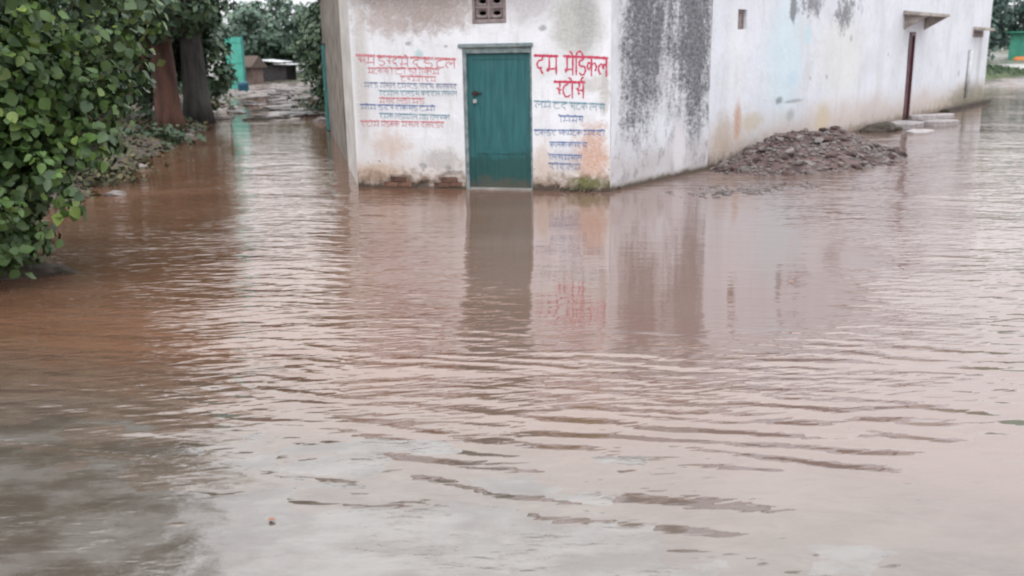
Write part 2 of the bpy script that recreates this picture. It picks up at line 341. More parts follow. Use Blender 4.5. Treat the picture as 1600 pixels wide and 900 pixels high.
f1 = t.noise(t.map(p_, (7, 22, 1), (0, 0, R(-12))), 1.0, 2.5, 0.5, 0.5); f2 = t.noise(t.map(p_, (16, 45, 1), (0, 0, R(10))), 1.0, 2, 0.5, 0.6); fm = t.rng(t.noise(p_, 1.6, 3), 0.38, 0.62, 0.15, 1.3); t.bump(t.ma('ADD', t.ma('MULTIPLY', t.ma('ADD', t.ma('MULTIPLY', f1, 0.9), t.ma('MULTIPLY', f2, 0.35)), fm), t.ma('MULTIPLY', t.noise(p_, 60, 4, .7), 0.06)), 0.006); M['wet_concrete'] = t.m
tag(link('concrete_apron', grid_mesh('concrete_apron', sxs, sys_, zslab), M['wet_concrete']), kind='structure')

# ------------------------------------------------------------------ plastered walls
class Wall:
    """upright plaster sheet from A to B; local x along, z up, front towards -y"""
    def __init__(s, A, B, top, disp=0.006, seed=0.0, dips=()):
        s.A, s.B, s.top = A, B, top; s.L, s.rz = wall_frame(A, B); s.disp = disp; s.seed = seed; s.dips = dips
    def d(s, u, v):
        r = s.disp*2*fbm(u*1.3+s.seed, v*1.3, 3)
        for (cu, cv, ru, rv, dep) in s.dips:
            q = np.sqrt(((u-cu)/ru)**2+((v-cv)/rv)**2)+0.5*fbm(u*9+s.seed, v*9, 3); r = r+dep*ss(1.1, 0.85, q)
        return r
    def uv(s, px, py): return onwall(s.A, s.B, px, py)
    def build(s, parent, mat, holes=(), step=0.06, depth=0.16, z0=-0.3, name='wall'):
        us = set(np.round(np.arange(0, s.L, step), 4)) | {round(s.L, 4)}; vs_ = set(np.round(np.arange(z0, s.top, step), 4)) | {s.top}
        for (a, b, c, d) in holes:
            us = {u for u in us if min(abs(u-a), abs(u-b)) > step*0.4} | {a, b}; vs_ = {v for v in vs_ if min(abs(v-c), abs(v-d)) > step*0.4} | {c, d}
        us = np.array(sorted(us)); vs_ = np.array(sorted(vs_)); U, V = np.meshgrid(us, vs_); D = s.d(U, V)
        nx = len(us); co = np.stack([U, D, V], -1).reshape(-1, 3); verts = [tuple(x) for x in co]; faces = []
        for j in range(len(vs_)-1):
            for i in range(nx-1):
                cu, cv = (us[i]+us[i+1])/2, (vs_[j]+vs_[j+1])/2
                if any(a < cu < b and c < cv < d for (a, b, c, d) in holes): continue
                faces.append((j*nx+i, j*nx+i+1, (j+1)*nx+i+1, (j+1)*nx+i))
        for (a, b, c, d) in holes:
            iu = [i for i, u in enumerate(us) if a-1e-6 <= u <= b+1e-6]; jv = [j for j, v in enumerate(vs_) if c-1e-6 <= v <= d+1e-6]
            ring = [(i, jv[0]) for i in iu]+[(iu[-1], j) for j in jv[1:]]+[(i, jv[-1]) for i in iu[-2::-1]]+[(iu[0], j) for j in jv[-2:0:-1]]
            base = len(verts)
            for (i, j) in ring: verts.append((us[i], depth, vs_[j]))
            n = len(ring)
            for k in range(n):
                q = (k+1) % n; faces.append((ring[k][1]*nx+ring[k][0], ring[q][1]*nx+ring[q][0], base+q, base+k))
        me = mesh(name, verts, faces, smooth=False)
        o = link(name, me, mat, parent); o.matrix_parent_inverse = Matrix.Identity(4)
        o.location = s.A-parent.location if parent is not None else s.A; o.rotation_euler = (0, 0, s.rz)
        return o

store = empty('store_building', FL, 0, 'small whitewashed village shop with teal door and red and blue painted lettering', 'building')
W1 = Wall(FL, FR, 2.62, 0.006, 1.0, ()); W2 = Wall(FR, JN, 2.62, 0.008, 8.0)
house = empty('long_building', JN, 0, 'long white building with dark red door, seen at an angle behind the earth heap', 'building')
W3 = Wall(JN+Vector((-0.04, 0.05, 0)), EN, 4.1, 0.012, 15.0)

# facade layout
dl, db = W1.uv(728, 290); dr, _ = W1.uv(833, 290); _, dt = W1.uv(780, 74)
vl, vb = W1.uv(738, 37); vr, _ = W1.uv(791, 37)
W1.dips = tuple((*W1.uv(x, y), a, b, 0.028) for (x, y, a, b) in ((622, 285, .20, .06), (705, 281, .17, .09), (668, 288, .12, .04)))
print('door', dl, dr, db, dt, 'vent', vl, vr, vb)

# facade plaster
def wallmat_front():
    t = NT('front_plaster', 0.85); v = t.co(); u, _, z = t.sep(v)
    n1 = t.noise(v, 2.3, 6, 0.62); n2 = t.noise(v, 8, 6, 0.65, 0.4); n3 = t.noise(v, 28, 4, 0.7)
    c = t.mix(t.rng(n1, 0.35, 0.68), (0.76, 0.775, 0.82), (0.66, 0.67, 0.70))
    c = t.mix(t.ma('MULTIPLY', t.rng(n3, 0.55, 0.75), 0.35), c, (0.47, 0.46, 0.45))
    def bl(px, py, ru, rv, col, f=1.0, nz=n1, amp=1.0, edge=0.35):
        nonlocal c
        cu, cv = W1.uv(px, py); c = t.mix(t.ma('MULTIPLY', t.ma('MULTIPLY', t.blob(u, z, cu, cv, ru, rv, nz, amp, edge), t.rng(n3, 0.3, 0.6, 0.62, 1.0)), f), c, col)
    bl(640, 0, 0.75, 0.38, (0.33, 0.275, 0.26), 0.9, n2); bl(690, 20, 0.45, 0.22, (0.36, 0.30, 0.28), 0.7, n2)
    bl(600, 30, 0.25, 0.18, (0.44, 0.36, 0.34), 0.6, n2, 1.4); bl(650, -30, 1.2, 0.30, (0.26, 0.23, 0.21), 0.75, n1)
    bl(825, 5, 0.35, 0.20, (0.36, 0.33, 0.34), 0.55, n2); bl(900, 35, 0.27, 0.40, (0.37, 0.37, 0.33), 0.8, n1); bl(915, 20, 0.12, 0.5, (0.30, 0.31, 0.32), 0.5, n2)
    bl(565, 130, 0.10, 0.9, (0.47, 0.44, 0.41), 0.7, n1); bl(945, 140, 0.06, 0.35, (0.42, 0.40, 0.37), 0.7, n2, 1.4); bl(925, 133, .16, .08, (.45, .43, .39), .6, n2, 1.4)
    c = t.mix(t.ma('MULTIPLY', t.rng(t.noise(t.map(v, (3, 1, .6)), 2.1, 6, .7), 0.50, 0.68), 0.38), c, (0.47, 0.44, 0.42))
    # rising damp
    damp = t.rng(t.ma('ADD', z, t.ma('MULTIPLY', n1, 0.8)), 1.05, 0.55); c = t.mix(t.ma('MULTIPLY', damp, 0.75), c, (0.56, 0.49, 0.45))
    bl(610, 225, 0.25, 0.18, (0.52, 0.35, 0.26), 0.55, n2); bl(590, 270, 0.4, 0.12, (0.48, 0.34, 0.24), 0.75, n2); bl(690, 250, 0.25, 0.13, (0.36, 0.34, 0.33), 0.6, n2, 1.4)
    bl(925, 240, 0.20, 0.34, (0.50, 0.27, 0.17), 0.8, n2, 1.2); bl(848, 260, 0.12, 0.3, (0.50, 0.37, 0.28), 0.5, n2); bl(885, 250, 0.16, 0.14, (0.40, 0.40, 0.46), 0.5, n2)
    low = t.rng(t.ma('ADD', z, t.ma('MULTIPLY', n2, 0.62)), 0.60, 0.36); c = t.mix(t.ma('MULTIPLY', low, 0.9), c, (0.23, 0.16, 0.115))
    vlow = t.rng(t.ma('ADD', z, t.ma('MULTIPLY', n2, 0.42)), 0.32, 0.22); c = t.mix(vlow, c, (0.065, 0.05, 0.038))
    bl(920, 286, 0.22, 0.07, (0.11, 0.12, 0.035), 0.95, n2, 0.8)
    sp = t.ma('MULTIPLY', t.rng(n2, 0.63, 0.69), t.rng(z, 0.75, 0.35)); c = t.mix(t.ma('MULTIPLY', sp, 0.8), c, (0.15, 0.12, 0.10))
    for (px, py, r) in ((637, 68, .035), (697, 72, .025), (848, 44, .05), (660, 258, .05), (700, 262, .05)): bl(px, py, r, r*0.6, (0.25, 0.27, 0.27), 0.8, n2)
    bl(655, 86, 0.055, 0.06, (0.33, 0.52, 0.55), 0.8, n3, 0.3)
    cr = t.n('ShaderNodeTexVoronoi', feature='DISTANCE_TO_EDGE'); t.put(cr.inputs['Vector'], t.map(v, (1, 1, 1))); cr.inputs['Scale'].default_value = 1.3
    wet = t.rng(t.ma('ADD', z, t.ma('MULTIPLY', n2, .10)), .12, .07); c = t.mix(t.ma('MULTIPLY', wet, .8), c, (.07, .052, .04)); t.set(Base_Color=c); t.bump(t.ma('ADD', t.ma('MULTIPLY', n2, 0.7), t.ma('MULTIPLY', n3, 0.35)), 0.012); return t.m
def wallmat_side():
    t = NT('mouldy_plaster', 0.88); v = t.co(); u, _, z = t.sep(v)
    n1 = t.noise(v, 2.0, 6, 0.6); vv = t.map(v, (1.25, 1, 0.75)); n2 = t.noise(vv, 4.2, 8, 0.72, 0.15); n3 = t.noise(t.map(v, (0.7, 1, 1.3)), 17, 6, 0.75); st = t.noise(t.map(v, (3.6, 1, 0.35)), 1.6, 4, 0.6)
    c = t.mix(t.rng(n1, 0.35, 0.7), (0.66, 0.68, 0.73), (0.52, 0.52, 0.55))
    dens = t.ma('ADD', t.ma('MULTIPLY', st, 0.35), t.ma('MULTIPLY', n2, 1.0)); dens = t.ma('ADD', dens, t.ma('MULTIPLY', n3, 0.62))
    # heavier near the joint and at the top, fading to the foot
    cu, cv = W2.uv(1090, 110); d1 = t.blob(u, z, cu, cv+0.3, 0.42, 1.25, n2, 0.5, 0.6)
    cu, cv = W2.uv(1000, 100); d2 = t.blob(u, z, cu, cv+0.25, 0.45, 1.05, n2, 0.6, 0.6)
    cu, cv = W2.uv(1050, 60); d3 = t.blob(u, z, cu, cv+0.3, 0.8, 1.0, n2, 0.6, 0.6)
    dens = t.ma('ADD', dens, t.ma('MULTIPLY', d1, 0.24)); dens = t.ma('ADD', dens, t.ma('MULTIPLY', d2, 0.24)); dens = t.ma('ADD', dens, t.ma('MULTIPLY', d3, 0.16))
    edge = t.rng(u, 0.0, 0.25, -0.25, 0.0); dens = t.ma('ADD', dens, edge)
    f = t.rng(dens, 1.03, 1.27); f = t.ma('MULTIPLY', f, t.rng(t.ma('ADD', z, t.ma('MULTIPLY', n1, 0.5)), 0.42, 0.95))
    c = t.mix(t.ma('MULTIPLY', t.rng(dens, 0.92, 1.16), 0.5), c, (0.34, 0.34, 0.36))
    c = t.mix(t.ma('MULTIPLY', f, 0.92), t.mix(t.rng(n3, 0.4, 0.62), (0.15, 0.155, 0.17), (0.05, 0.052, 0.062))) if False else t.mix(t.ma('MULTIPLY', f, 0.92), c, t.mix(t.rng(n3, 0.4, 0.62), (0.17, 0.175, 0.19), (0.05, 0.052, 0.062)))
    damp = t.rng(t.ma('ADD', z, t.ma('MULTIPLY', n2, 0.7)), 0.95, 0.60); c = t.mix(t.ma('MULTIPLY', damp, 0.5), c, (0.40, 0.35, 0.34))
    gr = t.ma('MULTIPLY', t.rng(n2, 0.5, 0.62), t.rng(z, 0.9, 0.5)); c = t.mix(t.ma('MULTIPLY', gr, 0.6), c, (0.26, 0.24, 0.24))
    cu, cv = W2.uv(1060, 232); c = t.mix(t.blob(u, z, cu, cv, 0.20, 0.32, n2, 0.3, 0.3), c, (0.60, 0.585, 0.61))
    low = t.rng(t.ma('ADD', z, t.ma('MULTIPLY', n2, 0.2)), 0.22, 0.12); c = t.mix(low, c, (0.13, 0.11, 0.08))
    wet = t.rng(t.ma('ADD', z, t.ma('MULTIPLY', n2, .10)), .12, .07); c = t.mix(t.ma('MULTIPLY', wet, .8), c, (.07, .052, .04)); t.set(Base_Color=c); t.bump(t.ma('ADD', t.ma('MULTIPLY', n2, 0.6), t.ma('MULTIPLY', n3, 0.4)), 0.014); return t.m
def wallmat_long():
    t = NT('long_wall_plaster', 0.85); v = t.co(); u, _, z = t.sep(v)
    n1 = t.noise(v, 0.9, 6, 0.6); n2 = t.noise(v, 4.2, 7, 0.75, 0.3); n3 = t.noise(v, 15, 5, 0.7)
    c = t.mix(t.rng(n1, 0.35, 0.7), (0.69, 0.715, 0.78), (0.60, 0.62, 0.67)); c = t.mix(t.ma('MULTIPLY', t.rng(n3, 0.5, 0.75), 0.2), c, (0.56, 0.56, 0.57))
    c = t.mix(t.ma('MULTIPLY', t.rng(n2, 0.48, 0.66), 0.40), c, (0.50, 0.50, 0.52)); c = t.mix(t.ma('MULTIPLY', t.rng(t.noise(t.map(v, (2.2, 1, .3)), 1.5, 5, .65), 0.52, 0.7), 0.30), c, (0.46, 0.45, 0.44))
    def bl(px, py, ru, rv, col, f=1.0, nz=n1, amp=1.0, edge=0.35):
        nonlocal c
        cu, cv = W3.uv(px, py); c = t.mix(t.ma('MULTIPLY', t.ma('MULTIPLY', t.blob(u, z, cu, cv, ru, rv, nz, amp, edge), t.rng(n3, 0.3, 0.6, 0.62, 1.0)), f), c, col)
    bl(1228, 90, 0.75, 0.9, (0.56, 0.70, 0.76), 0.75, n1, 0.8); bl(1262, 55, 0.15, 0.16, (0.45, 0.68, 0.74), 0.7, n2); bl(1238, 122, 0.25, 0.12, (0.50, 0.62, 0.74), 0.6, n2)
    bl(1150, 100, .35, 1.0, (.74, .74, .77), .5, n1)
    bl(1315, 90, 1.2, 0.7, (0.66, 0.66, 0.60), 0.5, n1)
    m = 0
    for (px, py, ru, rv, s_) in ((1270, 5, 1.1, 0.42, .5), (1320, 20, 0.9, 0.50, .52), (1240, 10, 0.2, 0.45, .6), (1345, 10, .5, .4, .4)):
        cu, cv = W3.uv(px, py); k = t.ma('MULTIPLY', t.blob(u, z, cu, cv, ru, rv, n1, 0.7, 0.7), s_); m = t.ma('MAXIMUM', m, k) if m else k
    f = t.rng(t.ma('ADD', t.ma('ADD', m, t.ma('MULTIPLY', n2, 0.8)), t.ma('MULTIPLY', n3, 0.35)), 0.93, 1.10); c = t.mix(t.ma('MULTIPLY', f, 0.8), c, (0.13, 0.13, 0.145))
    bl(1375, 110, .25, .9, (.55, .54, .56), .5, n2)
    damp = t.rng(t.ma('ADD', z, t.ma('MULTIPLY', n1, 1.0)), 1.40, 0.80); c = t.mix(t.ma('MULTIPLY', damp, 0.8), c, (0.50, 0.43, 0.39)); fl = t.rng(t.ma('ADD', z, t.ma('MULTIPLY', n2, 0.8)), .85, .5); c = t.mix(t.ma("MULTIPLY", fl, 0.5), c, (0.36, 0.28, 0.23))
    bl(1152, 190, 0.13, 0.30, (0.45, 0.24, 0.15), 0.8, n2, 0.7); bl(1130, 215, 0.3, 0.35, (0.42, 0.33, 0.26), 0.7, n2); bl(1175, 190, .4, .14, (.50, .42, .30), .7, n2)
    bl(1285, 185, 0.35, 0.30, (0.52, 0.42, 0.27), 0.7, n2); bl(1218, 157, 0.14, 0.06, (0.16, 0.18, 0.18), 0.85, n2, .8); bl(1240, 158, .4, .03, (.25, .28, .28), .7, n3, .6); bl(1235, 180, .18, .10, (.30, .33, .33), .7, n2)
    bl(1515, 155, 2.4, 0.42, (0.16, 0.15, 0.09), 0.85, n2, 0.9); bl(1470, 178, 0.9, 0.35, (0.42, 0.36, 0.28), 0.7, n2)
    bl(1530, 90, .25, 1.0, (.35, .37, .37), .5, n2, 1.3)
    low = t.rng(t.ma('ADD', z, t.ma('MULTIPLY', n2, 0.4)), 0.42, 0.24); c = t.mix(t.ma('MULTIPLY', low, 0.85), c, (0.17, 0.13, 0.10))
    for (px, py, r) in ((1330, 60, .09), (1292, 120, .06), (1266, 122, .05), (1498, 115, .12), (1388, 85, .05)): bl(px, py, r, r*0.7, (0.36, 0.36, 0.38), 0.8, n2, .7)
    wet = t.rng(t.ma('ADD', z, t.ma('MULTIPLY', n2, .10)), .12, .07); c = t.mix(t.ma('MULTIPLY', wet, .8), c, (.07, .052, .04)); t.set(Base_Color=c); t.bump(t.ma('ADD', t.ma('MULTIPLY', n2, 0.7), t.ma('MULTIPLY', n3, 0.3)), 0.02); return t.m
M['front'] = wallmat_front(); M['side'] = wallmat_side(); M['longw'] = wallmat_long()
M['plain'] = simple('plain_plaster', (0.40, 0.38, 0.36), (0.60, 0.58, 0.56), 2.5, 0.9, 0.01, 18)

LB = P(544, 258); BK = Vector((2.6, 17.6, 0)); print('LB', LB)
wf = W1.build(store, M['front'], [(dl, dr, -0.3, dt), (vl, vr, vb, vb+0.52)])
W2.build(store, M['side'])
wl_ = Wall(LB, FL, 2.62, 0.01, 22).build(store, M['plain'], step=0.12)
Wall(JN, BK, 2.62).build(store, M['plain'], step=0.4); Wall(BK, LB, 2.62).build(store, M['plain'], step=0.4)
def slab_poly(name, pts, z0, z1, parent, mat):
    bm = bmesh.new(); vs0 = [bm.verts.new(Vector((p[0], p[1], z0))-parent.location) for p in pts]; f = bm.faces.new(vs0)
    r = bmesh.ops.extrude_face_region(bm, geom=[f]); 
    for v in r['geom']:
        if isinstance(v, bmesh.types.BMVert): v.co.z += z1-z0
    bmesh.ops.recalc_face_normals(bm, faces=bm.faces); return link(name, from_bm(name, bm), mat, parent)
slab_poly('roof', [(FL.x+.0, FL.y-.16), (FR.x+.02, FR.y-.18), (JN.x-.06, JN.y-.07), (2.62, 17.75), (LB.x+.0, LB.y+.0)], 2.625, 2.74, store, M['roof'])

def in_wall(o, W, parent): o.parent = parent; o.location = W.A-parent.location; o.rotation_euler = (0, 0, W.rz); return o
# door (leaf > bolt, handle), frame
leaf_bm = bmesh.new(); fw = 0.05
box_bm(leaf_bm, dl+fw, dr-fw*0.6, 0.055, 0.085, -0.06, dt-0.075, 0.003)
for (a, b, c_, d_) in ((dl+fw, dl+fw+0.07, -0.06, dt-0.075), (dr-fw*0.6-0.07, dr-fw*0.6, -0.06, dt-0.075), (dl+fw+0.07, dr-fw*0.6-0.07, dt-0.145, dt-0.075), (dl+fw+0.07, dr-fw*0.6-0.07, -0.06, 0.05), (dl+fw+0.07, dr-fw*0.6-0.07, 0.46, 0.50)):
    box_bm(leaf_bm, a, b, 0.047, 0.055, c_, d_, 0.002)
door = in_wall(link('door', from_bm('door', leaf_bm), M['teal_door']), W1, store)
bu, bv = W1.uv(744, 146)
def cyl(name, p0, p1, r, mat, parent, seg=10): return tube(name, [p0, p1], [r, r], mat, parent, seg)
cyl('bolt', (bu-0.07, 0.035, bv), (bu+0.06, 0.035, bv), 0.009, M['iron'], door)
box('latch', bu-0.05, bu+0.0, 0.030, 0.052, bv-0.035, bv+0.03, M['iron'], door)
box('padlock', bu-0.055, bu-0.005, 0.018, 0.045, bv-0.125, bv-0.075, M['steel'], door, 0.006)
for zz in (0.3, 0.95, 1.5): cyl('hinge', (dr-fw*0.6-0.004, 0.04, zz-0.05), (dr-fw*0.6-0.004, 0.04, zz+0.05), 0.010, M['teal_door'], door)
fr_bm = bmesh.new()
box_bm(fr_bm, dl+0.002, dl+fw-0.003, 0.012, 0.10, -0.2, dt-0.002, 0.004); box_bm(fr_bm, dr-fw*0.6+0.003, dr-0.002, 0.012, 0.10, -0.2, dt-0.002, 0.004)
box_bm(fr_bm, dl+fw-0.001, dr-fw*0.6+0.001, 0.010, 0.10, dt-0.070, dt-0.003, 0.004)
in_wall(link('door_frame', from_bm('door_frame', fr_bm), M['frame_grey']), W1, store)
lint = bmesh.new(); box_bm(lint, dl-0.05, dr+0.02, -0.022, 0.06, dt+0.003, dt+0.05, 0.006)
in_wall(link('lintel', from_bm('lintel', lint), M['frame_grey']), W1, store)
sill = bmesh.new(); box_bm(sill, dl+0.01, dr-0.01, -0.03, 0.10, -0.1, 0.022, 0.008)
in_wall(link('door_sill', from_bm('door_sill', sill), M['roof']), W1, store)
# ventilator lattice
vb_ = bmesh.new(); vt = vb+0.52; fwv = 0.035
box_bm(vb_, vl+.002, vr-.002, -0.008, 0.06, vb+.002, vb+0.05, 0.004); box_bm(vb_, vl+.002, vr-.002, -0.008, 0.06, vt-0.04, vt-.002, 0.004)
box_bm(vb_, vl+.002, vl+fwv, -0.006, 0.058, vb+.051, vt-.041, 0.004); box_bm(vb_, vr-fwv, vr-.002, -0.006, 0.058, vb+.051, vt-.041, 0.004)
mu = (vl+vr)/2; cells_u = [(vl+fwv, mu), (mu, vr-fwv)]; hh = (vt-.041-vb-.051)/3; cells_v = [(vb+.051+hh*q, vb+.051+hh*(q+1)) for q in range(3)]
box_bm(vb_, mu-0.016, mu+0.016, 0.0, 0.052, vb+.052, vt-.042, 0.004)
for q in (1, 2): box_bm(vb_, vl+fwv+.001, vr-fwv-.001, 0.004, 0.048, vb+.051+hh*q-.013, vb+.051+hh*q+.013, 0.004)
for (a, b) in cells_u:
    for (c_, d_) in cells_v:
        cx_, cz_ = (a+b)/2, (c_+d_)/2; n = 16; w, hgt = (b-a)/2, (d_-c_)/2
        for k in range(n):                                   # pierced disc: a plate with an oval eye
            t0, t1 = 2*math.pi*k/n, 2*math.pi*(k+1)/n
            def sq(tt):
                x, z = math.cos(tt), math.sin(tt); m_ = max(abs(x), abs(z)); return cx_+w*x/m_, cz_+hgt*z/m_
            i0 = (cx_+0.046*math.cos(t0), cz_+0.026*math.sin(t0)); i1 = (cx_+0.046*math.cos(t1), cz_+0.026*math.sin(t1)); o0, o1 = sq(t0), sq(t1)
            m0 = ((i0[0]*.45+o0[0]*.55), (i0[1]*.45+o0[1]*.55)); m1 = ((i1[0]*.45+o1[0]*.55), (i1[1]*.45+o1[1]*.55))
            V = [vb_.verts.new((q[0], y_, q[1])) for q, y_ in ((i0, .045), (i1, .045), (m1, .008), (m0, .008), (o1, .03), (o0, .03))]; W_ = [vb_.verts.new((q[0], .056, q[1])) for q in (i0, i1)]
            vb_.faces.new((V[0], V[1], V[2], V[3])); vb_.faces.new((V[3], V[2], V[4], V[5])); vb_.faces.new((V[1], V[0], W_[0], W_[1]))
in_wall(link('ventilator', from_bm('ventilator', vb_), M['concrete_lattice']), W1, store)
# bare bricks where plaster has fallen
bme = bmesh.new(); box_bm(bme, -0.105, 0.105, -0.03, 0.03, -0.032, 0.032, 0.006); brick_me = from_bm('brick', bme)
for (px, py, rot) in ((610, 288, 0), (632, 288, .03), (622, 280, .02), (690, 289, 0), (709, 288, .04), (701, 281, -.03)):
    u_, v_ = W1.uv(px, py); o = link('brick', brick_me, M['brick'], wf, (u_, float(W1.d(np.array(u_), np.array(v_)))*0.0+0.024, v_)); o.rotation_euler = (0, rot, random.uniform(-.05, .05))

# ------------------------------------------------------------------ brush lettering
S = {}
S['da'] = (0.85, [[(.55, 1), (.55, .78), (.30, .72), (.15, .52), (.28, .32), (.5, .36), (.42, .24), (.62, .0)]])
S['ma'] = (0.95, [[(.80, 1), (.80, 0)], [(.25, 1), (.25, .36), (.10, .30), (.14, .16), (.30, .28), (.80, .32)]])
S['me'] = (0.95, S['ma'][1]+[[(.80, 1), (.68, 1.18), (.48, 1.26)]])
S['i'] = (0.32, [[(.18, 1), (.18, 0)], [(.18, 1), (.28, 1.22), (.62, 1.28), (.86, 1.0)]])
S['dda'] = (0.82, [[(.5, 1), (.5, .84), (.24, .80), (.14, .62), (.30, .50), (.60, .50), (.74, .30), (.60, .08), (.32, .05), (.16, .16)]])
S['ka'] = (1.05, [[(.5, 1), (.5, 0)], [(.5, .60), (.25, .72), (.10, .52), (.24, .34), (.5, .58), (.8, .70), (.96, .50), (.84, .28)]])
S['la'] = (1.0, [[(.86, 1), (.86, 0)], [(.86, .58), (.66, .66), (.54, .42), (.50, .62), (.30, .66), (.12, .46), (.18, .22), (.34, .12)]])
S['sh'] = (0.62, [[(.32, 1), (.46, .80), (.34, .58), (.14, .62)], [(.30, .56), (.46, .22)], [(.34, .50), (.62, .50)]])
S['sa'] = (0.95, [[(.32, 1), (.46, .80), (.34, .58), (.14, .62)], [(.30, .56), (.46, .22)], [(.34, .50), (.80, .50)], [(.80, 1), (.80, 0)]])
S['ta'] = (0.78, [[(.5, 1), (.5, .84), (.22, .74), (.12, .44), (.28, .14), (.56, .10), (.74, .22)]])
S['o'] = (0.34, [[(.16, 1), (.16, 0)], [(.16, 1), (.02, 1.18), (-.18, 1.26)]])
S['rsa'] = (0.95, S['sa'][1]+[[(.80, 1), (.64, 1.10), (.68, 1.26), (.86, 1.28)]])
def smooth_line(p, n=4):
    out = []
    for i in range(len(p)-1):
        p0 = p[max(i-1, 0)]; p1 = p[i]; p2 = p[i+1]; p3 = p[min(i+2, len(p)-1)]
        for k in range(n):
            t = k/n; out.append(tuple(0.5*((2*p1[j])+(-p0[j]+p2[j])*t+(2*p0[j]-5*p1[j]+4*p2[j]-p3[j])*t*t+(-p0[j]+3*p1[j]-3*p2[j]+p3[j])*t**3) for j in (0, 1)))
    return out+[p[-1]]
class Ink:
    def __init__(s): s.V = []; s.F = []; s.k = 0
    def stroke(s, pts, w):
        pts = smooth_line(pts) if len(pts) > 2 else [tuple(pts[0][j]+(pts[1][j]-pts[0][j])*q/5 for j in (0, 1)) for q in range(6)]
        b = len(s.V); n = len(pts); off = -0.0022-0.00006*(s.k % 12); s.k += 1
        for i, p in enumerate(pts):
            a = pts[max(i-1, 0)]; c = pts[min(i+1, n-1)]; dx, dy = c[0]-a[0], c[1]-a[1]; l = math.hypot(dx, dy) or 1
            ww = w*(0.5+0.12*math.sin(i*1.7+s.k))*(0.75 if i in (0, n-1) else 1)
            for sg in (-1, 1):
                u = p[0]-dy/l*ww*sg; v = p[1]+dx/l*ww*sg; s.V.append((u, float(W1.d(np.array(u), np.array(v)))+off, v))
        for i in range(n-1): s.F.append((b+2*i, b+2*i+1, b+2*i+3, b+2*i+2))
    def word(s, keys, u0, v0, u1, v1, h, bar=True, w=None, bw=None):      # letters spread from (u0,v0) to (u1,v1) along their headline
        w = w or h*0.15; tot = sum(S[k][0] for k in keys); x = 0; L = u1-u0; sc = L/tot
        f = lambda a, b: (u0+a*sc, v0+(v1-v0)*(a*sc/L)+(b-1)*h)
        for k in keys:
            for st in S[k][1]: s.stroke([f(x+a, b) for (a, b) in st], w)
            x += S[k][0]
        if bar:
            n = 6; s.stroke([(u0-h*.08+(L+h*.1)*q/n, v0+(v1-v0)*q/n+random.uniform(-1, 1)*h*.012) for q in range(n+1)], bw or w*1.5)
    def build(s, name, mat, label=None):
        o = link(name, mesh(name, s.V, s.F), mat, wf)
        if label: o['label'] = label
        return o
def inkmat(name, col, lo=0.36, wear=0.62):
    t = NT(name, 0.8); v = t.co(); n = t.noise(v, 22, 5, 0.7); c = t.mix(t.ma('MULTIPLY', t.rng(n, lo, lo+0.35), wear), col, (0.64, 0.63, 0.65)); t.set(Base_Color=c); return t.m
M['ink_red'] = inkmat('red_paint', (0.50, 0.035, 0.095), 0.48, 0.45); M['ink_pink'] = inkmat('faded_red_paint', (0.52, 0.10, 0.13), 0.36, 0.6); M['ink_blue'] = inkmat('blue_paint', (0.06, 0.13, 0.33), 0.40, 0.6); M['ink_teal'] = inkmat('teal_paint', (0.10, 0.24, 0.32), 0.38, 0.6); M['ink_dark'] = inkmat('grey_blue_paint', (0.11, 0.14, 0.26), 0.38, 0.6)
def line(px0, py0, px1, py1): return (*W1.uv(px0, py0), *W1.uv(px1, py1))
hpx = lambda n: n*FL.y/FPX*1.0
k = Ink(); k.word(['da', 'ma'], *line(836, 86.5, 872, 87.5), hpx(26), w=.021); k.word(['me', 'i', 'dda', 'ka', 'la'], *line(882, 87.5, 950, 91), hpx(26), w=.021); k.build('lettering', M['ink_red'], 'large red headline lettering right of the teal door')
k = Ink(); k.word(['sh', 'ta', 'o', 'rsa'], *line(867, 127.5, 914, 128.5), hpx(23), w=.020); k.build('lettering', M['ink_red'], 'second line of large red lettering right of the teal door')
keys = ['da', 'ma', 'ka', 'la', 'sa', 'ta', 'dda', 'me', 'o', 'sh']
def smallline(px0, py0, px1, py1, h, mat, gaps=3, seed=1, label=None):
    random.seed(seed); k = Ink(); u0, v0, u1, v1 = line(px0, py0, px1, py1); cuts = sorted([0, 1]+[(g+1)/(gaps+1)+random.uniform(-.06, .06) for g in range(gaps)]); H_ = hpx(h)
    for a, b in zip(cuts[:-1], cuts[1:]):
        a2, b2 = a+0.008, b-0.012; L = (b2-a2)*(u1-u0); n = max(2, int(L/(H_*0.85)))
        k.word([random.choice(keys) for _ in range(n)], u0+(u1-u0)*a2, v0+(v1-v0)*a2, u0+(u1-u0)*b2, v0+(v1-v0)*b2, H_, w=H_*0.10, bw=H_*.26)
    k.build('lettering', mat, label)
smallline(556, 86, 714, 93, 14, M['ink_pink'], 3, 1, 'top red line of lettering left of the teal door')
smallline(574, 106, 688, 107.5, 9.5, M['ink_pink'], 3, 2); smallline(625, 119, 682, 120, 8, M['ink_pink'], 2, 3)
smallline(568, 129, 716, 132, 7.5, M['ink_dark'], 4, 4); smallline(592, 142, 716, 143, 7.5, M['ink_teal'], 3, 5)
smallline(592, 153, 664, 154, 8.5, M['ink_pink'], 2, 6); smallline(562, 163, 682, 166, 8, M['ink_blue'], 3, 7)
smallline(592, 177, 704, 180.5, 8, M['ink_teal'], 3, 8); smallline(562, 189, 696, 191, 8.5, M['ink_pink'], 3, 9)
smallline(834, 158, 947, 163, 10, M['ink_teal'], 3, 10); smallline(874, 181, 912, 182, 9, M['ink_blue'], 1, 11)
smallline(834, 203, 947, 204, 8, M['ink_blue'], 2, 12); smallline(858, 222, 918, 223, 8, M['ink_blue'], 1, 13)
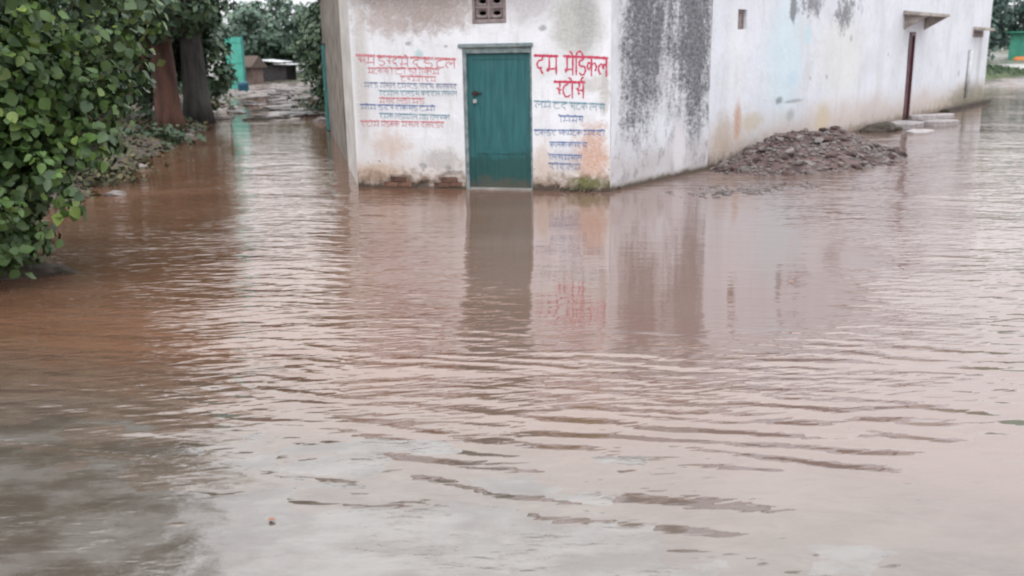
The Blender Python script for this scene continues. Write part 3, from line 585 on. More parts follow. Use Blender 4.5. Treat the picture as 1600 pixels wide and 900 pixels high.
smallline(857, 241, 910, 243, 8, M['ink_blue'], 1, 14); smallline(857, 255, 908, 257, 9, M['ink_dark'], 1, 15)
random.seed(11)

# ------------------------------------------------------------------ the long building
wu0, wv0 = W3.uv(1153, 49); wu1, wv1 = W3.uv(1168, 15)
mu0, mv0 = W3.uv(1410, 187); mu1, mv1 = W3.uv(1431, 50)
print('win', wu0, wu1, wv0, wv1, 'mdoor', mu0, mu1, mv0, mv1, 'L', W3.L)
W3.build(house, M['longw'], [(wu0, wu1, wv0, wv1), (mu0, mu1, -0.3, mv1)], step=0.12, depth=0.10)
e3 = (EN-JN).normalized(); n3_ = Vector((-e3.y, e3.x, 0)); B1 = EN+n3_*7; B2 = JN+n3_*7+e3*2.5
Wall(EN, B1, 4.1).build(house, M['plain'], step=0.8); Wall(B1, B2, 4.1).build(house, M['plain'], step=0.8); Wall(B2, W3.A, 4.1).build(house, M['plain'], step=0.8)
slab_poly('roof', [(W3.A-n3_*0.12)[:2], (EN-n3_*0.12+e3*.15)[:2], (B1+e3*.15)[:2], B2[:2]], 4.105, 4.24, house, M['roof'])
fl = bmesh.new(); box_bm(fl, mu0+.07, mu1-.07, 0.03, 0.07, 0.06, mv1-.09, .004)
for kz in (0.12, 0.75, 1.4): box_bm(fl, mu0+.17, mu1-.17, 0.018, 0.03, kz+.05, kz+.52, .008)
md = in_wall(link('door', from_bm('door', fl), M['maroon_door']), W3, house)
box('handle', mu0+.12, mu0+.15, -0.005, 0.03, 1.0, 1.14, M['iron'], md)
ff = bmesh.new(); box_bm(ff, mu0+.003, mu0+.068, -0.012, 0.09, -0.1, mv1-.004, .004); box_bm(ff, mu1-.068, mu1-.003, -0.012, 0.09, -0.1, mv1-.004, .004); box_bm(ff, mu0+.069, mu1-.069, -0.02, 0.16, mv1-.085, mv1-.006, .004); box_bm(ff, mu0+.069, mu1-.069, -0.02, .16, -.1, .058, .004)
in_wall(link('door_frame', from_bm('door_frame', ff), M['maroon_door']), W3, house)
wf3 = bmesh.new(); wm_ = (wu0+wu1)/2
box_bm(wf3, wu0+.003, wu0+.04,   .05, .09, wv0+.003, wv1-.003, .003); box_bm(wf3, wu1-.04, wu1-.003,   .05, .09, wv0+.003, wv1-.003, .003); box_bm(wf3, wu0+.041, wu1-.041,   .05, .09, wv1-.045, wv1-.004, .003); box_bm(wf3, wu0+.041, wu1-.041,   .05, .09, wv0+.004, wv0+.045, .003)
in_wall(link('window_frame', from_bm('window_frame', wf3), M['concrete_lattice']), W3, house)
sb = bmesh.new(); box_bm(sb, wu0+.041, wu1-.041, .065, .085, wv0+.046, wv1-.046, .003)
in_wall(link('shutter', from_bm('shutter', sb), M['concrete_lattice']), W3, house)
# sunshade over the red door: a sloping slab with a gusset
a0, av = W3.uv(1412, 14); a1, _ = W3.uv(1447, 20); az = W3.uv(1416, 24)[1]
def prism(name, u0, u1, prof, mat, parent, W):
    bm = bmesh.new(); A_ = [bm.verts.new((u0, y, z)) for (y, z) in prof]; B_ = [bm.verts.new((u1, y, z)) for (y, z) in prof]; n = len(prof)
    bm.faces.new(A_[::-1]); bm.faces.new(B_)
    for i in range(n): bm.faces.new((A_[i], A_[(i+1) % n], B_[(i+1) % n], B_[i]))
    bmesh.ops.recalc_face_normals(bm, faces=bm.faces); return in_wall(link(name, from_bm(name, bm), mat), W, parent)
prism('sunshade', a0, a1+.15, [(.0, az+.02), (-.50, az-.03), (-.50, az+.035), (0, az+.10)], M['chajja'], house, W3)
for uu in (a0+.12, a1-.05): prism('bracket', uu, uu+.08, [(.0, az+.018), (-.5, az-.022), (0, az-.30)], M['chajja'], house, W3)
b0, bv0 = W3.uv(1519, 58); b1, bv1 = W3.uv(1537, 46)
print('shade', a0, a1, az, 'vent2', b0, b1, bv0, bv1)
prism('vent_hood', b0, b1, [(.0, bv1), (-.30, bv1-.05), (-.30, bv1+.02), (0, bv1+.07)], M['chajja'], house, W3)
vv_ = bmesh.new(); box_bm(vv_, b0+.06, b1-.06, -.02, .05, bv0, bv1-.06, .004); in_wall(link('vent', from_bm('vent', vv_), M['concrete_lattice']), W3, house)
p0u, p0v = W3.uv(1514, 78); tube('drainpipe', [(p0u, -.06, 0.25), (p0u, -.06, p0v)], .055, M['tin'], None, 10); in_wall(bpy.data.objects['drainpipe'], W3, house)
# plinth strip at the foot of its far half
pl0 = W3.uv(1468, 180)[0]
bm = bmesh.new(); box_bm(bm, pl0, W3.L+.1, -0.22, -0.02, -.2, .08, .02); in_wall(link('plinth', from_bm('plinth', bm), M['darksoil']), W3, house)

# ------------------------------------------------------------------ rocks
def rock_me(name, r, sx=1, sy=1, sz=1, seed=0, sub=2, amp=0.35, flat=False):
    bm = bmesh.new(); bmesh.ops.create_icosphere(bm, subdivisions=sub, radius=1)
    for v in bm.verts:
        d = 1+amp*mnoise.noise(v.co*1.3+Vector((seed*3.7, 0, 0)))+amp*.4*mnoise.noise(v.co*3.1+Vector((0, seed*2.1, 0)))
        v.co = Vector((v.co.x*sx, v.co.y*sy, v.co.z*sz))*r*d
        if flat: v.co.z = max(min(v.co.z, r*sz*.55), -r*sz*.55)
    return from_bm(name, bm)
rocks = [rock_me('stone', 1, 1.2, .9, .6, k, 1, .5) for k in range(5)]
# earth and rubble heap against the long wall
hp = P(1245, 262); heap = empty('rubble_heap', (hp.x, hp.y, 0), 0, 'low spread heap of reddish brown earth and broken stone against the white wall', 'heap')
pk1 = P(1232, 242); pk2 = P(1302, 226)
HB = [(P(x, y)) for (x, y) in ((1150, 250), (1185, 258), (1250, 262), (1310, 258), (1370, 243))]
def zheap(X, Y):
    z = mound(X, Y, 4.45, 14.9, 1.15, 0.95, R(52), 0.33)+mound(X, Y, 5.65, 16.2, 0.62, 0.55, R(52), 0.33, 1.1)+mound(X, Y, 4.95, 14.7, 1.55, .7, R(42), .15)+mound(X, Y, 3.8, 13.9, .8, .5, R(50), .10)
    return z*(1+0.8*fbm(X*2.2, Y*2.2, 4))+0.15*fbm(X*5, Y*5, 4)*ss(0.02, 0.2, z)-0.055
hxs = np.arange(2.4, 9.2, 0.05); hys = np.arange(12.0, 20.5, 0.06)
def clip_wall(X, Y): return (X-W3.A.x)*(-n3_.x)+(Y-W3.A.y)*(-n3_.y)      # metres in front of the wall
X, Y = np.meshgrid(hxs, hys); Z = zheap(X, Y); keep = (clip_wall(X, Y) > -0.12) & (Z > -0.05); nx = len(hxs)
i = (np.arange(len(hys)-1)[:, None]*nx+np.arange(nx-1)[None]); kk = keep[:-1, :-1] & keep[1:, :-1] & keep[:-1, 1:] & keep[1:, 1:]; i = i[kk]
co = np.stack([X-hp.x, Y-hp.y, Z], -1).reshape(-1, 3); F = np.stack([i, i+1, i+1+nx, i+nx], -1); used = np.unique(F); rm = -np.ones(len(co), int); rm[used] = np.arange(len(used))
link('earth', np_mesh('earth', co[used], rm[F], True), M['rubble'], heap)
def heap_pt(front=0.15):
    while True:
        x, y = random.uniform(2.6, 8), random.uniform(12.4, 18.4)
        z = float(zheap(np.array(x), np.array(y)))
        if z > -0.01 and clip_wall(x, y) > front: return x, y, z
for q in range(150):
    x, y, z = heap_pt(); r = random.uniform(.035, .10); o = link('stone', rocks[q % 5], M['rock' if q % 3 == 0 else 'rubble'], heap, (x-hp.x, y-hp.y, z+r*.15)); o.scale = (r*random.uniform(.9, 1.6), r, r*.8); o.rotation_euler = (random.uniform(-.4, .4), random.uniform(-.4, .4), random.uniform(0, 6))
def scatter(name, src, pts, parent, mat, kind='stuff'):
    n = len(src.vertices); V = np.empty(n*3, np.float32); src.vertices.foreach_get('co', V); V = V.reshape(-1, 3)
    Fs = np.array([list(p.vertices) for p in src.polygons]); out = []; fs = []
    for q, (loc, sc, rz, rx) in enumerate(pts):
        c, s_ = math.cos(rz), math.sin(rz); a = V*np.array(sc); cx_, sx_ = math.cos(rx), math.sin(rx)
        a = np.stack([a[:, 0], a[:, 1]*cx_-a[:, 2]*sx_, a[:, 1]*sx_+a[:, 2]*cx_], -1); a = np.stack([a[:, 0]*c-a[:, 1]*s_, a[:, 0]*s_+a[:, 1]*c, a[:, 2]], -1)+np.array(loc)
        out.append(a); fs.append(Fs+q*n)
    o = link(name, np_mesh(name, np.concatenate(out), np.concatenate(fs)), mat, parent); o['kind'] = kind; return o
pts = []
for q in range(1800):
    x, y, z = heap_pt(.05); r = random.uniform(.010, .034); pts.append(((x-hp.x, y-hp.y, z+r*.2), (r*1.4, r, r*.8), random.uniform(0, 6), random.uniform(-.5, .5)))
scatter('gravel', rocks[1], pts, heap, M['rock'])
# a low bar of gravel just breaking the surface in front of the heap
bar = P(1165, 297); pts = []
for q in range(260):
    t_ = random.gauss(0, .45); x = bar.x+t_+random.gauss(0, .05); y = bar.y+t_*.35+random.gauss(0, .22); r = random.uniform(.012, .04); pts.append(((x, y, random.uniform(-.02, .006)), (r*1.5, r, r*.7), random.uniform(0, 6), 0))
o = scatter('gravel_bar', rocks[2], pts, None, M['lane_rock']); tag(o, 'thin line of gravel just breaking the water in front of the heap', 'gravel')
# stone slabs by the red door
slab_defs = [((1455, 188), .62, .26, .09, .16, 'thin grey stone slab lying under the dark red door, farthest of the slabs'), ((1468, 195), .50, .24, .10, .02, 'grey stone slab at the right end of the slabs by the dark red door'), ((1415, 200), .52, .25, .10, .1, 'pale stone slab nearest the earth heap, below the dark red door'), ((1438, 207), .42, .20, .06, -.03, 'low stone slab awash in the water, nearest of those by the dark red door')]
for q, ((px, py), lx, ly, hz, dz, lab) in enumerate(slab_defs):
    p = P(px, py); bm = bmesh.new(); n = 14; 
    ring = [(lx*(1+.16*mnoise.noise(Vector((math.cos(a)*1.5, math.sin(a)*1.5, q*3.1))))*abs(math.cos(a))**.6*math.copysign(1, math.cos(a)), ly*(1+.25*mnoise.noise(Vector((math.cos(a)*1.5, math.sin(a)*1.5, q*5.1+9))))*abs(math.sin(a))**.6*math.copysign(1, math.sin(a))) for a in [2*math.pi*k/n for k in range(n)]]
    f = bm.faces.new([bm.verts.new((x, y, -hz*.6)) for x, y in ring]); r = bmesh.ops.extrude_face_region(bm, geom=[f])
    for v in r['geom']:
        if isinstance(v, bmesh.types.BMVert): v.co.z += hz*1.2+.02*mnoise.noise(v.co*4)
    bmesh.ops.recalc_face_normals(bm, faces=bm.faces); bmesh.ops.bevel(bm, geom=list(bm.edges), offset=.012, segments=1, affect='EDGES')
    o = link('stone_slab', from_bm('stone_slab', bm), M['slabstone'], None, (p.x, p.y, hz*.3+dz*.35), R(25)+q*.15); o.rotation_euler[0] = random.uniform(-.06, .06); tag(o, lab, 'stone slab', 'stone slabs by the dark red door')
p = P(1380, 205); o = link('earth_clod', rock_me('earth_clod', .34, 1.5, .7, .45, 4, 3, .4), M['darksoil'], None, (p.x, p.y+.1, .02), R(30)); tag(o, 'dark muddy clod of earth between the heap and the stone slabs', 'earth clod')

# ------------------------------------------------------------------ foliage
def leaf_arrays(w=.5, fold=.12, droop=.18):
    V = [(0, 0, 0), (w*.62, .18, fold), (w, .45, fold*.9-droop*.3), (w*.6, .8, fold*.4-droop*.7), (0, 1.08, -droop), (-w*.6, .8, fold*.4-droop*.7), (-w, .45, fold*.9-droop*.3), (-w*.62, .18, fold), (0, .4, -.02)]
    F = [(0, 1, 8), (1, 2, 8), (2, 3, 8), (3, 4, 8), (4, 5, 8), (5, 6, 8), (6, 7, 8), (7, 0, 8)]
    return np.array(V), np.array(F)
def card_arrays(): return np.array([(0, 0, 0), (.38, .5, .08), (0, 1.05, -.1), (-.38, .5, .08)], float), np.array([(0, 1, 2), (0, 2, 3)])
def leaf_cloud(name, cen, nrm, size, arr, mat, parent, kind=None, spread=.9):
    """leaves at cen (n,3) whose blades face roughly nrm"""
    V, F = arr; n = len(cen); nn = nrm+rng.normal(0, spread*.45, (n, 3)); nn /= np.linalg.norm(nn, axis=1)[:, None]
    d = rng.normal(0, 1, (n, 3))+np.array([0, 0, -.9]); d -= nn*(d*nn).sum(1)[:, None]; d /= np.linalg.norm(d, axis=1)[:, None]+1e-9; x = np.cross(d, nn)
    s = (size*rng.uniform(.45, 1.3, n))[:, None, None]
    co = cen[:, None]+s*(V[None, :, 0:1]*x[:, None]+V[None, :, 1:2]*d[:, None]+V[None, :, 2:3]*nn[:, None])
    Fa = F[None]+(np.arange(n)*len(V))[:, None, None]
    o = link(name, np_mesh(name, co.reshape(-1, 3), Fa.reshape(-1, F.shape[1])), mat, parent)
    if kind: o['kind'] = kind
    return o
def clumps(center, radii, nc, cr, nl, shell=.55, low=-1.0):
    """points in leaf clumps spread through an ellipsoid; returns centres and outward normals"""
    P_, N_ = [], []
    for _ in range(nc):
        while True:
            d = rng.normal(0, 1, 3); d /= np.linalg.norm(d)
            if d[2] > low: break
        r = rng.uniform(shell, 1.0); c = np.array(center)+d*r*np.array(radii); k = max(4, int(nl*rng.uniform(.5, 1.4))); q = rng.normal(0, 1, (k, 3)); q /= np.linalg.norm(q, axis=1)[:, None]
        rr_ = cr*rng.uniform(.6, 1.3); P_.append(c+q*rr_*rng.uniform(.35, 1, (k, 1))*np.array([1, 1, .7])); N_.append(q*.7+d*.5+np.array([0, 0, .5]))
    return np.concatenate(P_), np.concatenate(N_)
def branchwork(base, h, r0, targets, seg=7):
    V, Fc = [], []
    def add(pts, rd):
        v, f = tube_arrays(pts, rd, seg); b = len(V); V.extend(v); Fc.extend([tuple(i+b for i in q) for q in f])
    b = Vector(base); trunk = [b+Vector((mnoise.noise(Vector((q*.7, base[0], 0)))*.04*h/4*q/3, mnoise.noise(Vector((0, q*.7, base[1])))*.04*h/4*q/3, h*q/7-.15*(q == 0))) for q in range(8)]
    add(trunk, [r0*(1.25 if q == 0 else 1)*(1-.55*q/7) for q in range(8)])
    for k, tg in enumerate(targets):
        s = trunk[min(7, 3+k % 5)]; tg = Vector(tg); m = (s+tg)/2+Vector((0, 0, -.1*(tg-s).length)); add([s, m, tg], [r0*.35, r0*.22, r0*.07])
    return V, Fc
def tree(name, label, cat, base, h_trunk, r0, crowns, leaf, mat, bark, group=None, arr=None, dens=1.0, trunk_seg=9):
    root = empty(name, base, 0, label, cat, group); P_, N_ = [], []; tg = []
    for (c, rad, nc, cr, nl) in crowns:
        p, n = clumps(c, rad, int(nc*dens), cr, nl); P_.append(p); N_.append(n)
        for _ in range(4):
            d = rng.normal(0, 1, 3); d /= np.linalg.norm(d); tg.append(tuple(np.array(c)+d*np.array(rad)*.65))
    V, Fc = branchwork((0, 0, -.05), h_trunk, r0, tg, trunk_seg); link('trunk', mesh('trunk', V, Fc, True), bark, root)
    leaf_cloud('crown', np.concatenate(P_), np.concatenate(N_), leaf, arr or card_arrays(), mat, root)
    return root

# big leafy shrub hanging over the water at the left
sb0 = Vector((-5.2, 8.2, 0.1)); shrub = empty('leafy_shrub', sb0, 0, 'large leafy green shrub overhanging the flood water at the left edge', 'shrub')
Ps, Ns = [], []
for (c, rad, nc, cr, nl) in ((( -0.1, 0.1, 2.6), (2.05, 1.5, 1.9), 260, .30, 34), ((0.15, -.15, 1.25), (1.75, 1.25, 1.15), 230, .26, 34), ((.85, -.85, .70), (1.05, .75, .75), 150, .2, 30), ((0.0, -.9, .5), (1.3, .7, .5), 60, .22, 24), ((.3, 0, 4.3), (2.0, 1.5, 1.2), 120, .3, 26), ((-1.5, .2, 1.6), (1.5, 1.4, 1.7), 80, .3, 24), ((1.3, -.3, 2.4), (1.2, .9, 1.4), 150, .25, 26), ((1.0, -.5, 1.3), (1.1, .8, .9), 110, .22, 26)):
    p, n = clumps(c, rad, nc, cr, nl, .5); Ps.append(p); Ns.append(n)
p = np.concatenate(Ps); n = np.concatenate(Ns); k_ = p[:, 2] > -.04; p = p[k_]; n = n[k_]
# silhouette of the shrub: keep to the left of its edge
edge = np.interp(p[:, 2], [0, .25, .6, 1.1, 1.6, 2.3, 3.2, 4.5], [1.52, 1.80, 2.0, 2.15, 2.36, 2.76, 2.95, 2.95])+.14*np.sin(p[:, 2]*9+p[:, 1]*3)+.1*np.sin(p[:, 2]*23)
k_ = p[:, 0] < edge; p = p[k_]; n = n[k_]
larr = leaf_arrays()
wp = p+np.array(sb0); q = wp-np.array((0, 0, EYE)); f_ = q@np.array(fwd); sxp = 800+FPX*(q@np.array(rt))/f_; syp = 450-FPX*(q@np.array(up))/f_
vis = (sxp > 5) & (sxp < 260) & (syp > 0) & (syp < 450); score = np.where(vis, np.linalg.norm(q, axis=1), 1e9); order = np.argsort(score); singles = order[:300]; rest = np.delete(np.arange(len(p)), singles)
leaf_cloud('foliage', p[rest], n[rest], .076, larr, M['leaf'], shrub, 'stuff')
leaf_me = [np_mesh('leaf', larr[0]*np.array([a, 1, b]), larr[1]) for a, b in ((1, 1), (.85, 1.6), (1.1, .4))]
for q_, i_ in enumerate(singles):
    nn = Vector(n[i_]+rng.normal(0, .4, 3)).normalized(); d = Vector(rng.normal(0, 1, 3))+Vector((0, 0, -.9)); d = (d-nn*d.dot(nn)).normalized(); x = d.cross(nn); s = .080*rng.uniform(.5, 1.35)
    o = link('leaf', leaf_me[q_ % 3], M['leaf'], shrub); o.matrix_local = Matrix.Translation(Vector(p[i_])) @ Matrix((x*s, d*s, nn*s)).transposed().to_4x4()
V, Fc = [], []
for a in range(9):
    th = a*.7; b = Vector((math.cos(th)*.35, math.sin(th)*.3, -.1)); e = Vector((math.cos(th)*1.3, math.sin(th)*.9, 2.2+.9*math.sin(a*2.3))); m_ = (b+e)/2+Vector((.1*math.sin(a), .1, .2)); v, f = tube_arrays([b, m_, e], [.045, .03, .012], 6); o_ = len(V); V += v; Fc += [tuple(i+o_ for i in g) for g in f]
for a in range(10):
    b = Vector((.2+.1*a % .5, -.3, .5+.12*a)); e = Vector((1.0+.12*(a % 4), -1.0+.15*(a % 5), .3+.25*a)); v, f = tube_arrays([b, (b+e)/2+Vector((0, 0, .12)), e], [.02, .014, .005], 5); o_ = len(V); V += v; Fc += [tuple(i+o_ for i in g) for g in f]
link('branches', mesh('branches', V, Fc, True), M['bark_grey'], shrub)

# trees along the left of the lane
tree('brown_trunk_tree', 'tree with thick reddish brown trunk beside the flooded lane, right of the leafy shrub', 'tree', (-7.85, 22.0, .05), 3.6, .33, [((-1.7, 0, 5.0), (2.5, 2.2, 2.2), 190, .42, 34), ((.1, -.4, 2.9), (1.3, 1.1, .8), 90, .28, 26), ((-1.2, .9, 1.5), (.9, .6, 1.3), 60, .28, 26)], .20, M['leaf_far'], M['bark_red'], trunk_seg=12)
tree('dark_trunk_tree', 'tree with thick dark grey trunk standing left of the wet lane', 'tree', (-8.35, 25.6, .1), 4.2, .38, [((-2.0, .4, 5.2), (2.4, 2.4, 2.2), 190, .45, 34), ((-.2, -.2, 3.0), (1.3, 1.2, .85), 100, .3, 26), ((-.2, 1.3, 1.5), (.9, .6, 1.4), 70, .28, 26)], .22, M['leaf_far'], M['bark_grey'], trunk_seg=12)
tree('bushy_tree', 'dense bushy tree added behind the two thick trunks to darken the gap', 'tree', (-11.5, 26.4, .2), 3, .25, [((0, 0, 2.6), (2.6, 2.2, 2.6), 240, .5, 34)], .24, M['leaf_far'], M['bark_grey'])  # added tree, makes the gap between the trunks dark
tree('bushy_tree', 'dense tree behind the leafy shrub, rising beyond the top of the photo', 'tree', (-8.7, 15.3, .2), 3.5, .22, [((-.6, 0, 3.6), (2.2, 2.2, 3.2), 260, .45, 34)], .2, M['leaf_far'], M['bark_grey'])
lanetrees = [(-13.2, 35, 4.4, 2.1, 'nearest lane-side tree, left of the teal panel'), (-18.4, 47, 5.4, 3.2, 'lane-side tree rising behind the teal panel'), (-21.5, 60, 4.4, 4.0, 'broad hazy green tree behind the brown hut at the far left of the lane'), (-16.6, 70, 4.7, 4.6, 'hazy green tree closing the far end of the lane'), (-9.3, 66, 4.5, 4.6, 'hazy green tree at the far end of the lane, right of the dark shed')]
for q, (x, y, h_, r_, lab) in enumerate(lanetrees):
    tree('lane_tree', lab, 'tree', (x, y, float(zg(np.array([x]), np.array([y]))[0])), h_*.6, .2, [((0, 0, h_*.62), (r_, r_, h_*.45), 210, .55+.1*(q > 1), 30), ((0, 0, h_*.3), (r_*.9, r_*.8, h_*.3), 90, .5, 26)], .26+.05*q, M['leaf_far'] if q < 2 else M['leaf_haze'], M['bark_grey'], 'trees along the lane')
# right of the lane
for q, (x, y, h_, r_, lab) in enumerate([(-4.6, 27.9, 3.3, 1.15, 'dark green bush just beyond the teal door on the right of the lane'), (-5.7, 35.4, 4.2, 1.7, 'tall dark bush on the right of the lane, middle of the row'), (-8.0, 46.5, 4.0, 2.4, 'farthest tall bush on the right of the lane')]):
    tree('lane_bush', lab, 'bush', (x, y, .15), h_*.5, .09, [((0, 0, h_*.55), (r_, r_*1.2, h_*.5), 200, .36, 32), ((0, 0, h_*.2), (r_*.95, r_, h_*.22), 70, .3, 26)], .19, M['leaf_far'], M['bark_grey'], 'bushes on the right of the lane')
# low weeds on the left bank and at the foot of the shop
def weed(name, lab, p, r, h_, n, mat, leaf=.08, cat='weeds', group=None):
    V = []; c = np.column_stack([rng.normal(0, r*.5, n), rng.normal(0, r*.4, n), np.abs(rng.normal(0, h_*.45, n))+.02]); nn = np.column_stack([rng.normal(0, .6, n), rng.normal(0, .6, n), np.ones(n)])
    o = leaf_cloud(name, c, nn, leaf, card_arrays(), mat, None); o.location = p; tag(o, lab, cat, group, 'stuff'); return o
weed('weed_clump', 'low dark weeds at the foot of the reddish brown trunk', P(230, 228)+Vector((0, .3, .05)), .9, .35, 500, M['leaf_far'], .13)
weed('weed_clump', 'low weeds on the muddy bank right beside the leafy shrub', P(188, 290)+Vector((-.35, .2, .05)), .7, .35, 420, M['leaf_dry'], .10)
weed('weed_clump', 'green moss and weeds at the foot of the shop wall, right of the door', P(915, 297)+Vector((0, .03, 0)), .30, .07, 260, M['leaf_dry'], .05)
weed('weed_clump', 'weeds on the left lane edge beside the flat rock', P(335, 175)+Vector((-.5, .5, .1)), .9, .5, 500, M['leaf_dry'], .14)
weed('weed_clump', 'scrubby weeds at the right edge of the lane below the bushes', P(495, 180)+Vector((.2, 1.0, .1)), .9, .5, 500, M['leaf_far'], .14)
n = 4200; ly = rng.uniform(8.5, 29, n); lx = np.interp(ly, [q[1] for q in BANK], [q[0] for q in BANK])-np.abs(rng.normal(0, 1.3, n))+.05
o = leaf_cloud('leaf_litter', np.column_stack([lx, ly, zg(lx, ly)+.015]), np.column_stack([rng.normal(0, .3, n), rng.normal(0, .3, n), np.ones(n)]), .13, card_arrays(), M['leaf_dry'], None, 'stuff'); tag(o, 'dead leaves and low weeds covering the left mud bank', 'leaf litter')
# wet soil and litter under the shrub
bp = P(20, 452); o = link('mud_bank', rock_me('mud_bank', .9, 1.5, .6, .28, 3, 4, .4), M['darksoil'], None, (bp.x-1.1, bp.y+.55, -.10)); tag(o, 'dark muddy hump at the water edge under the leafy shrub', 'mud bank')

# rocks
for (px, py, r, sx_, sz_, lab) in ((346, 186, .30, 1.2, .35, 'flat pale rock at the left edge of the wet lane'), (340, 168, .26, 1.3, .5, 'rough rock behind the flat rock at the left edge of the lane'), (352, 150, .30, 1.1, .5, 'grey rock farther up the left edge of the lane, before the teal panel'), (505, 190, .22, 1.3, .4, 'small grey rock at the right edge of the lane by the teal door'), (215, 262, .12, 1.4, .5, 'small rock on the left mud bank near the brown trunk'), (182, 305, .10, 1.4, .5, 'small stone at the water edge right of the leafy shrub'), (290, 214, .16, 1.4, .4, 'low stone at the water edge between the two thick trunks')):
    p = P(px, py); o = link('rock', rock_me('rock', r, sx_, .9, sz_, px, 3, .35, sz_ < .4), M['rock'], None, (p.x, p.y, r*sz_*.3)); tag(o, lab, 'rock')
for (px, py, lx, lab) in ((418, 187, .52, 'long dark mud ridge standing out of the water in the middle of the lane, nearest'), (412, 174, .42, 'dark mud ridge in the middle of the lane, behind the nearest one'), (455, 150, .6, 'mud ridge on the right of the wet lane')):
    p = P(px, py); o = link('mud_ridge', rock_me('mud_ridge', lx, 1.1, .42, .14, px, 3, .5), M['darksoil'], None, (p.x, p.y, .02)); tag(o, lab, 'mud ridge')

random.seed(21)
lane_rocks = [rock_me('rock', 1, 1.3, .9, .38, 40+k, 2, .4, True) for k in range(4)]
for q in range(46):
    y = random.uniform(27.5, 46); c0 = float(bx(y, BANK)); c1 = float(bx(y, LANE_R)); f = random.choice((random.uniform(.45, .95), random.uniform(.45, .95), random.uniform(.05, .4))); x = c0+(c1-c0)*f
    r = random.uniform(.12, .38)*(1.0 if f > .4 else .7); z = max(0.0, float(zg(np.array([x]), np.array([y]))[0]))
    o = link('rock', lane_rocks[q % 4], M['lane_rock'], None, (x, y, z+r*.08), random.uniform(0, 6)); o.scale = (r*random.uniform(.9, 1.5), r, r*random.uniform(.7, 1.1)); tag(o, 'dark wet stone among many strewn over the muddy lane', 'rock', 'dark stones strewn over the wet lane')
# ------------------------------------------------------------------ things along the lane
# house on the right of the lane with a teal door
L0 = LB+Vector((-.06, .3, 0)); L1 = P(512, 200)+Vector((-.05, .3, 0)); LK = L1+Vector((2.7, .7, 0)); LJ = L0+Vector((1.9, .5, 0)); print('L', L0, L1)
lh = empty('lane_house', L0, 0, 'mud plastered lane-side house with a teal door, left of and behind the shop', 'building')
WL = Wall(L1, L0, 3.0, .02, 31); hw = WL.L
WL.build(lh, M['mudwall'], [(0.25, 1.45, -.3, 2.0)], step=.12, depth=.12)
for a, b in ((L0, LJ), (LJ, LK), (LK, L1)): Wall(a, b, 3.0).build(lh, M['mudwall'], step=.5)
slab_poly('roof', [(L0.x-.03, L0.y+.02), (LJ.x+.1, LJ.y+.02), (LK.x+.1, LK.y+.1), (L1.x-.06, L1.y+.12)], 3.005, 3.1, lh, M['roof'])
bm = bmesh.new(); box_bm(bm, .30, 1.40, -.05, .0, .02, 1.95, .004)
for z_ in (.3, .9, 1.5): box_bm(bm, .36, 1.34, -.065, -.05, z_, z_+.06, .003)
in_wall(link('door', from_bm('door', bm), M['teal_lane']), WL, lh)
# teal-painted panel wall far up on the left
tp = Vector((-12.45, 44.0, float(zg(np.array([-12.9]), np.array([44.0]))[0])))
th = empty('teal_gate', tp, R(14), 'tall bright teal painted gate panel on the left of the far lane', 'gate')
bm = bmesh.new(); box_bm(bm, -.36, .36, -.03, .03, .05, 2.35, .004)
for z_ in (.3, 1.2, 2.1): box_bm(bm, -.34, .34, -.05, -.03, z_, z_+.07, .003)
link('panel', from_bm('panel', bm), M['teal_far'], th)
box('post', -.46, -.36, -.06, .06, -.1, 2.5, M['bark_grey'], th); box('post', .362, .45, -.06, .06, -.1, 2.4, M['teal_lane'], th)
dp = tp+Vector((.55, -.9, 0)); o = tube('drum', [(0, 0, 0), (0, 0, .03), (0, 0, .2), (0, 0, .21), (0, 0, .38), (0, 0, .40)], [.22, .24, .235, .245, .24, .2], M['blue_drum'], None, 16); o.location = dp; tag(o, 'small dark blue tub at the foot of the teal gate panel', 'tub')
# brown hut with thatch
hz_ = float(zg(np.array([-15.]), np.array([53.]))[0]); ht = empty('brown_hut', (-14.35, 52, hz_), R(-15), 'small brown thatched hut to the right of the teal gate panel', 'hut')
bm = bmesh.new(); box_bm(bm, -.9, .9, 0, 2, -.2, 1.1, .02); link('wall', from_bm('wall', bm), simple('pink_mud', (0.10, 0.07, 0.06), (0.20, 0.14, 0.12), 3, .9, .01, 20), ht)
box('door', -.2, .35, -.03, -.001, 0, .95, M['darkwood'], ht)
bm = bmesh.new()
for a, b in (((-1.15, -.3, 1.05), (1.15, 2.3, 1.7)),):
    vs4 = [bm.verts.new(v) for v in ((-1.15, -.35, 1.0), (1.15, -.35, 1.0), (1.15, 2.35, 1.0), (-1.15, 2.35, 1.0), (-1.15, 1.0, 1.75), (1.15, 1.0, 1.75), (-1.15, -.35, 1.10), (1.15, -.35, 1.10), (1.15, 2.35, 1.10), (-1.15, 2.35, 1.10))]
    for f in ((0, 1, 2, 3), (0, 6, 7, 1), (2, 8, 9, 3), (6, 4, 5, 7), (8, 5, 4, 9)): bm.faces.new([vs4[i] for i in f])
    bm.faces.new([vs4[i] for i in (0, 3, 9, 4, 6)]); bm.faces.new([vs4[i] for i in (1, 7, 5, 8, 2)])
bmesh.ops.recalc_face_normals(bm, faces=bm.faces); link('roof', from_bm('roof', bm), M['thatch'], ht)
ht.scale = (.62, .62, .85)
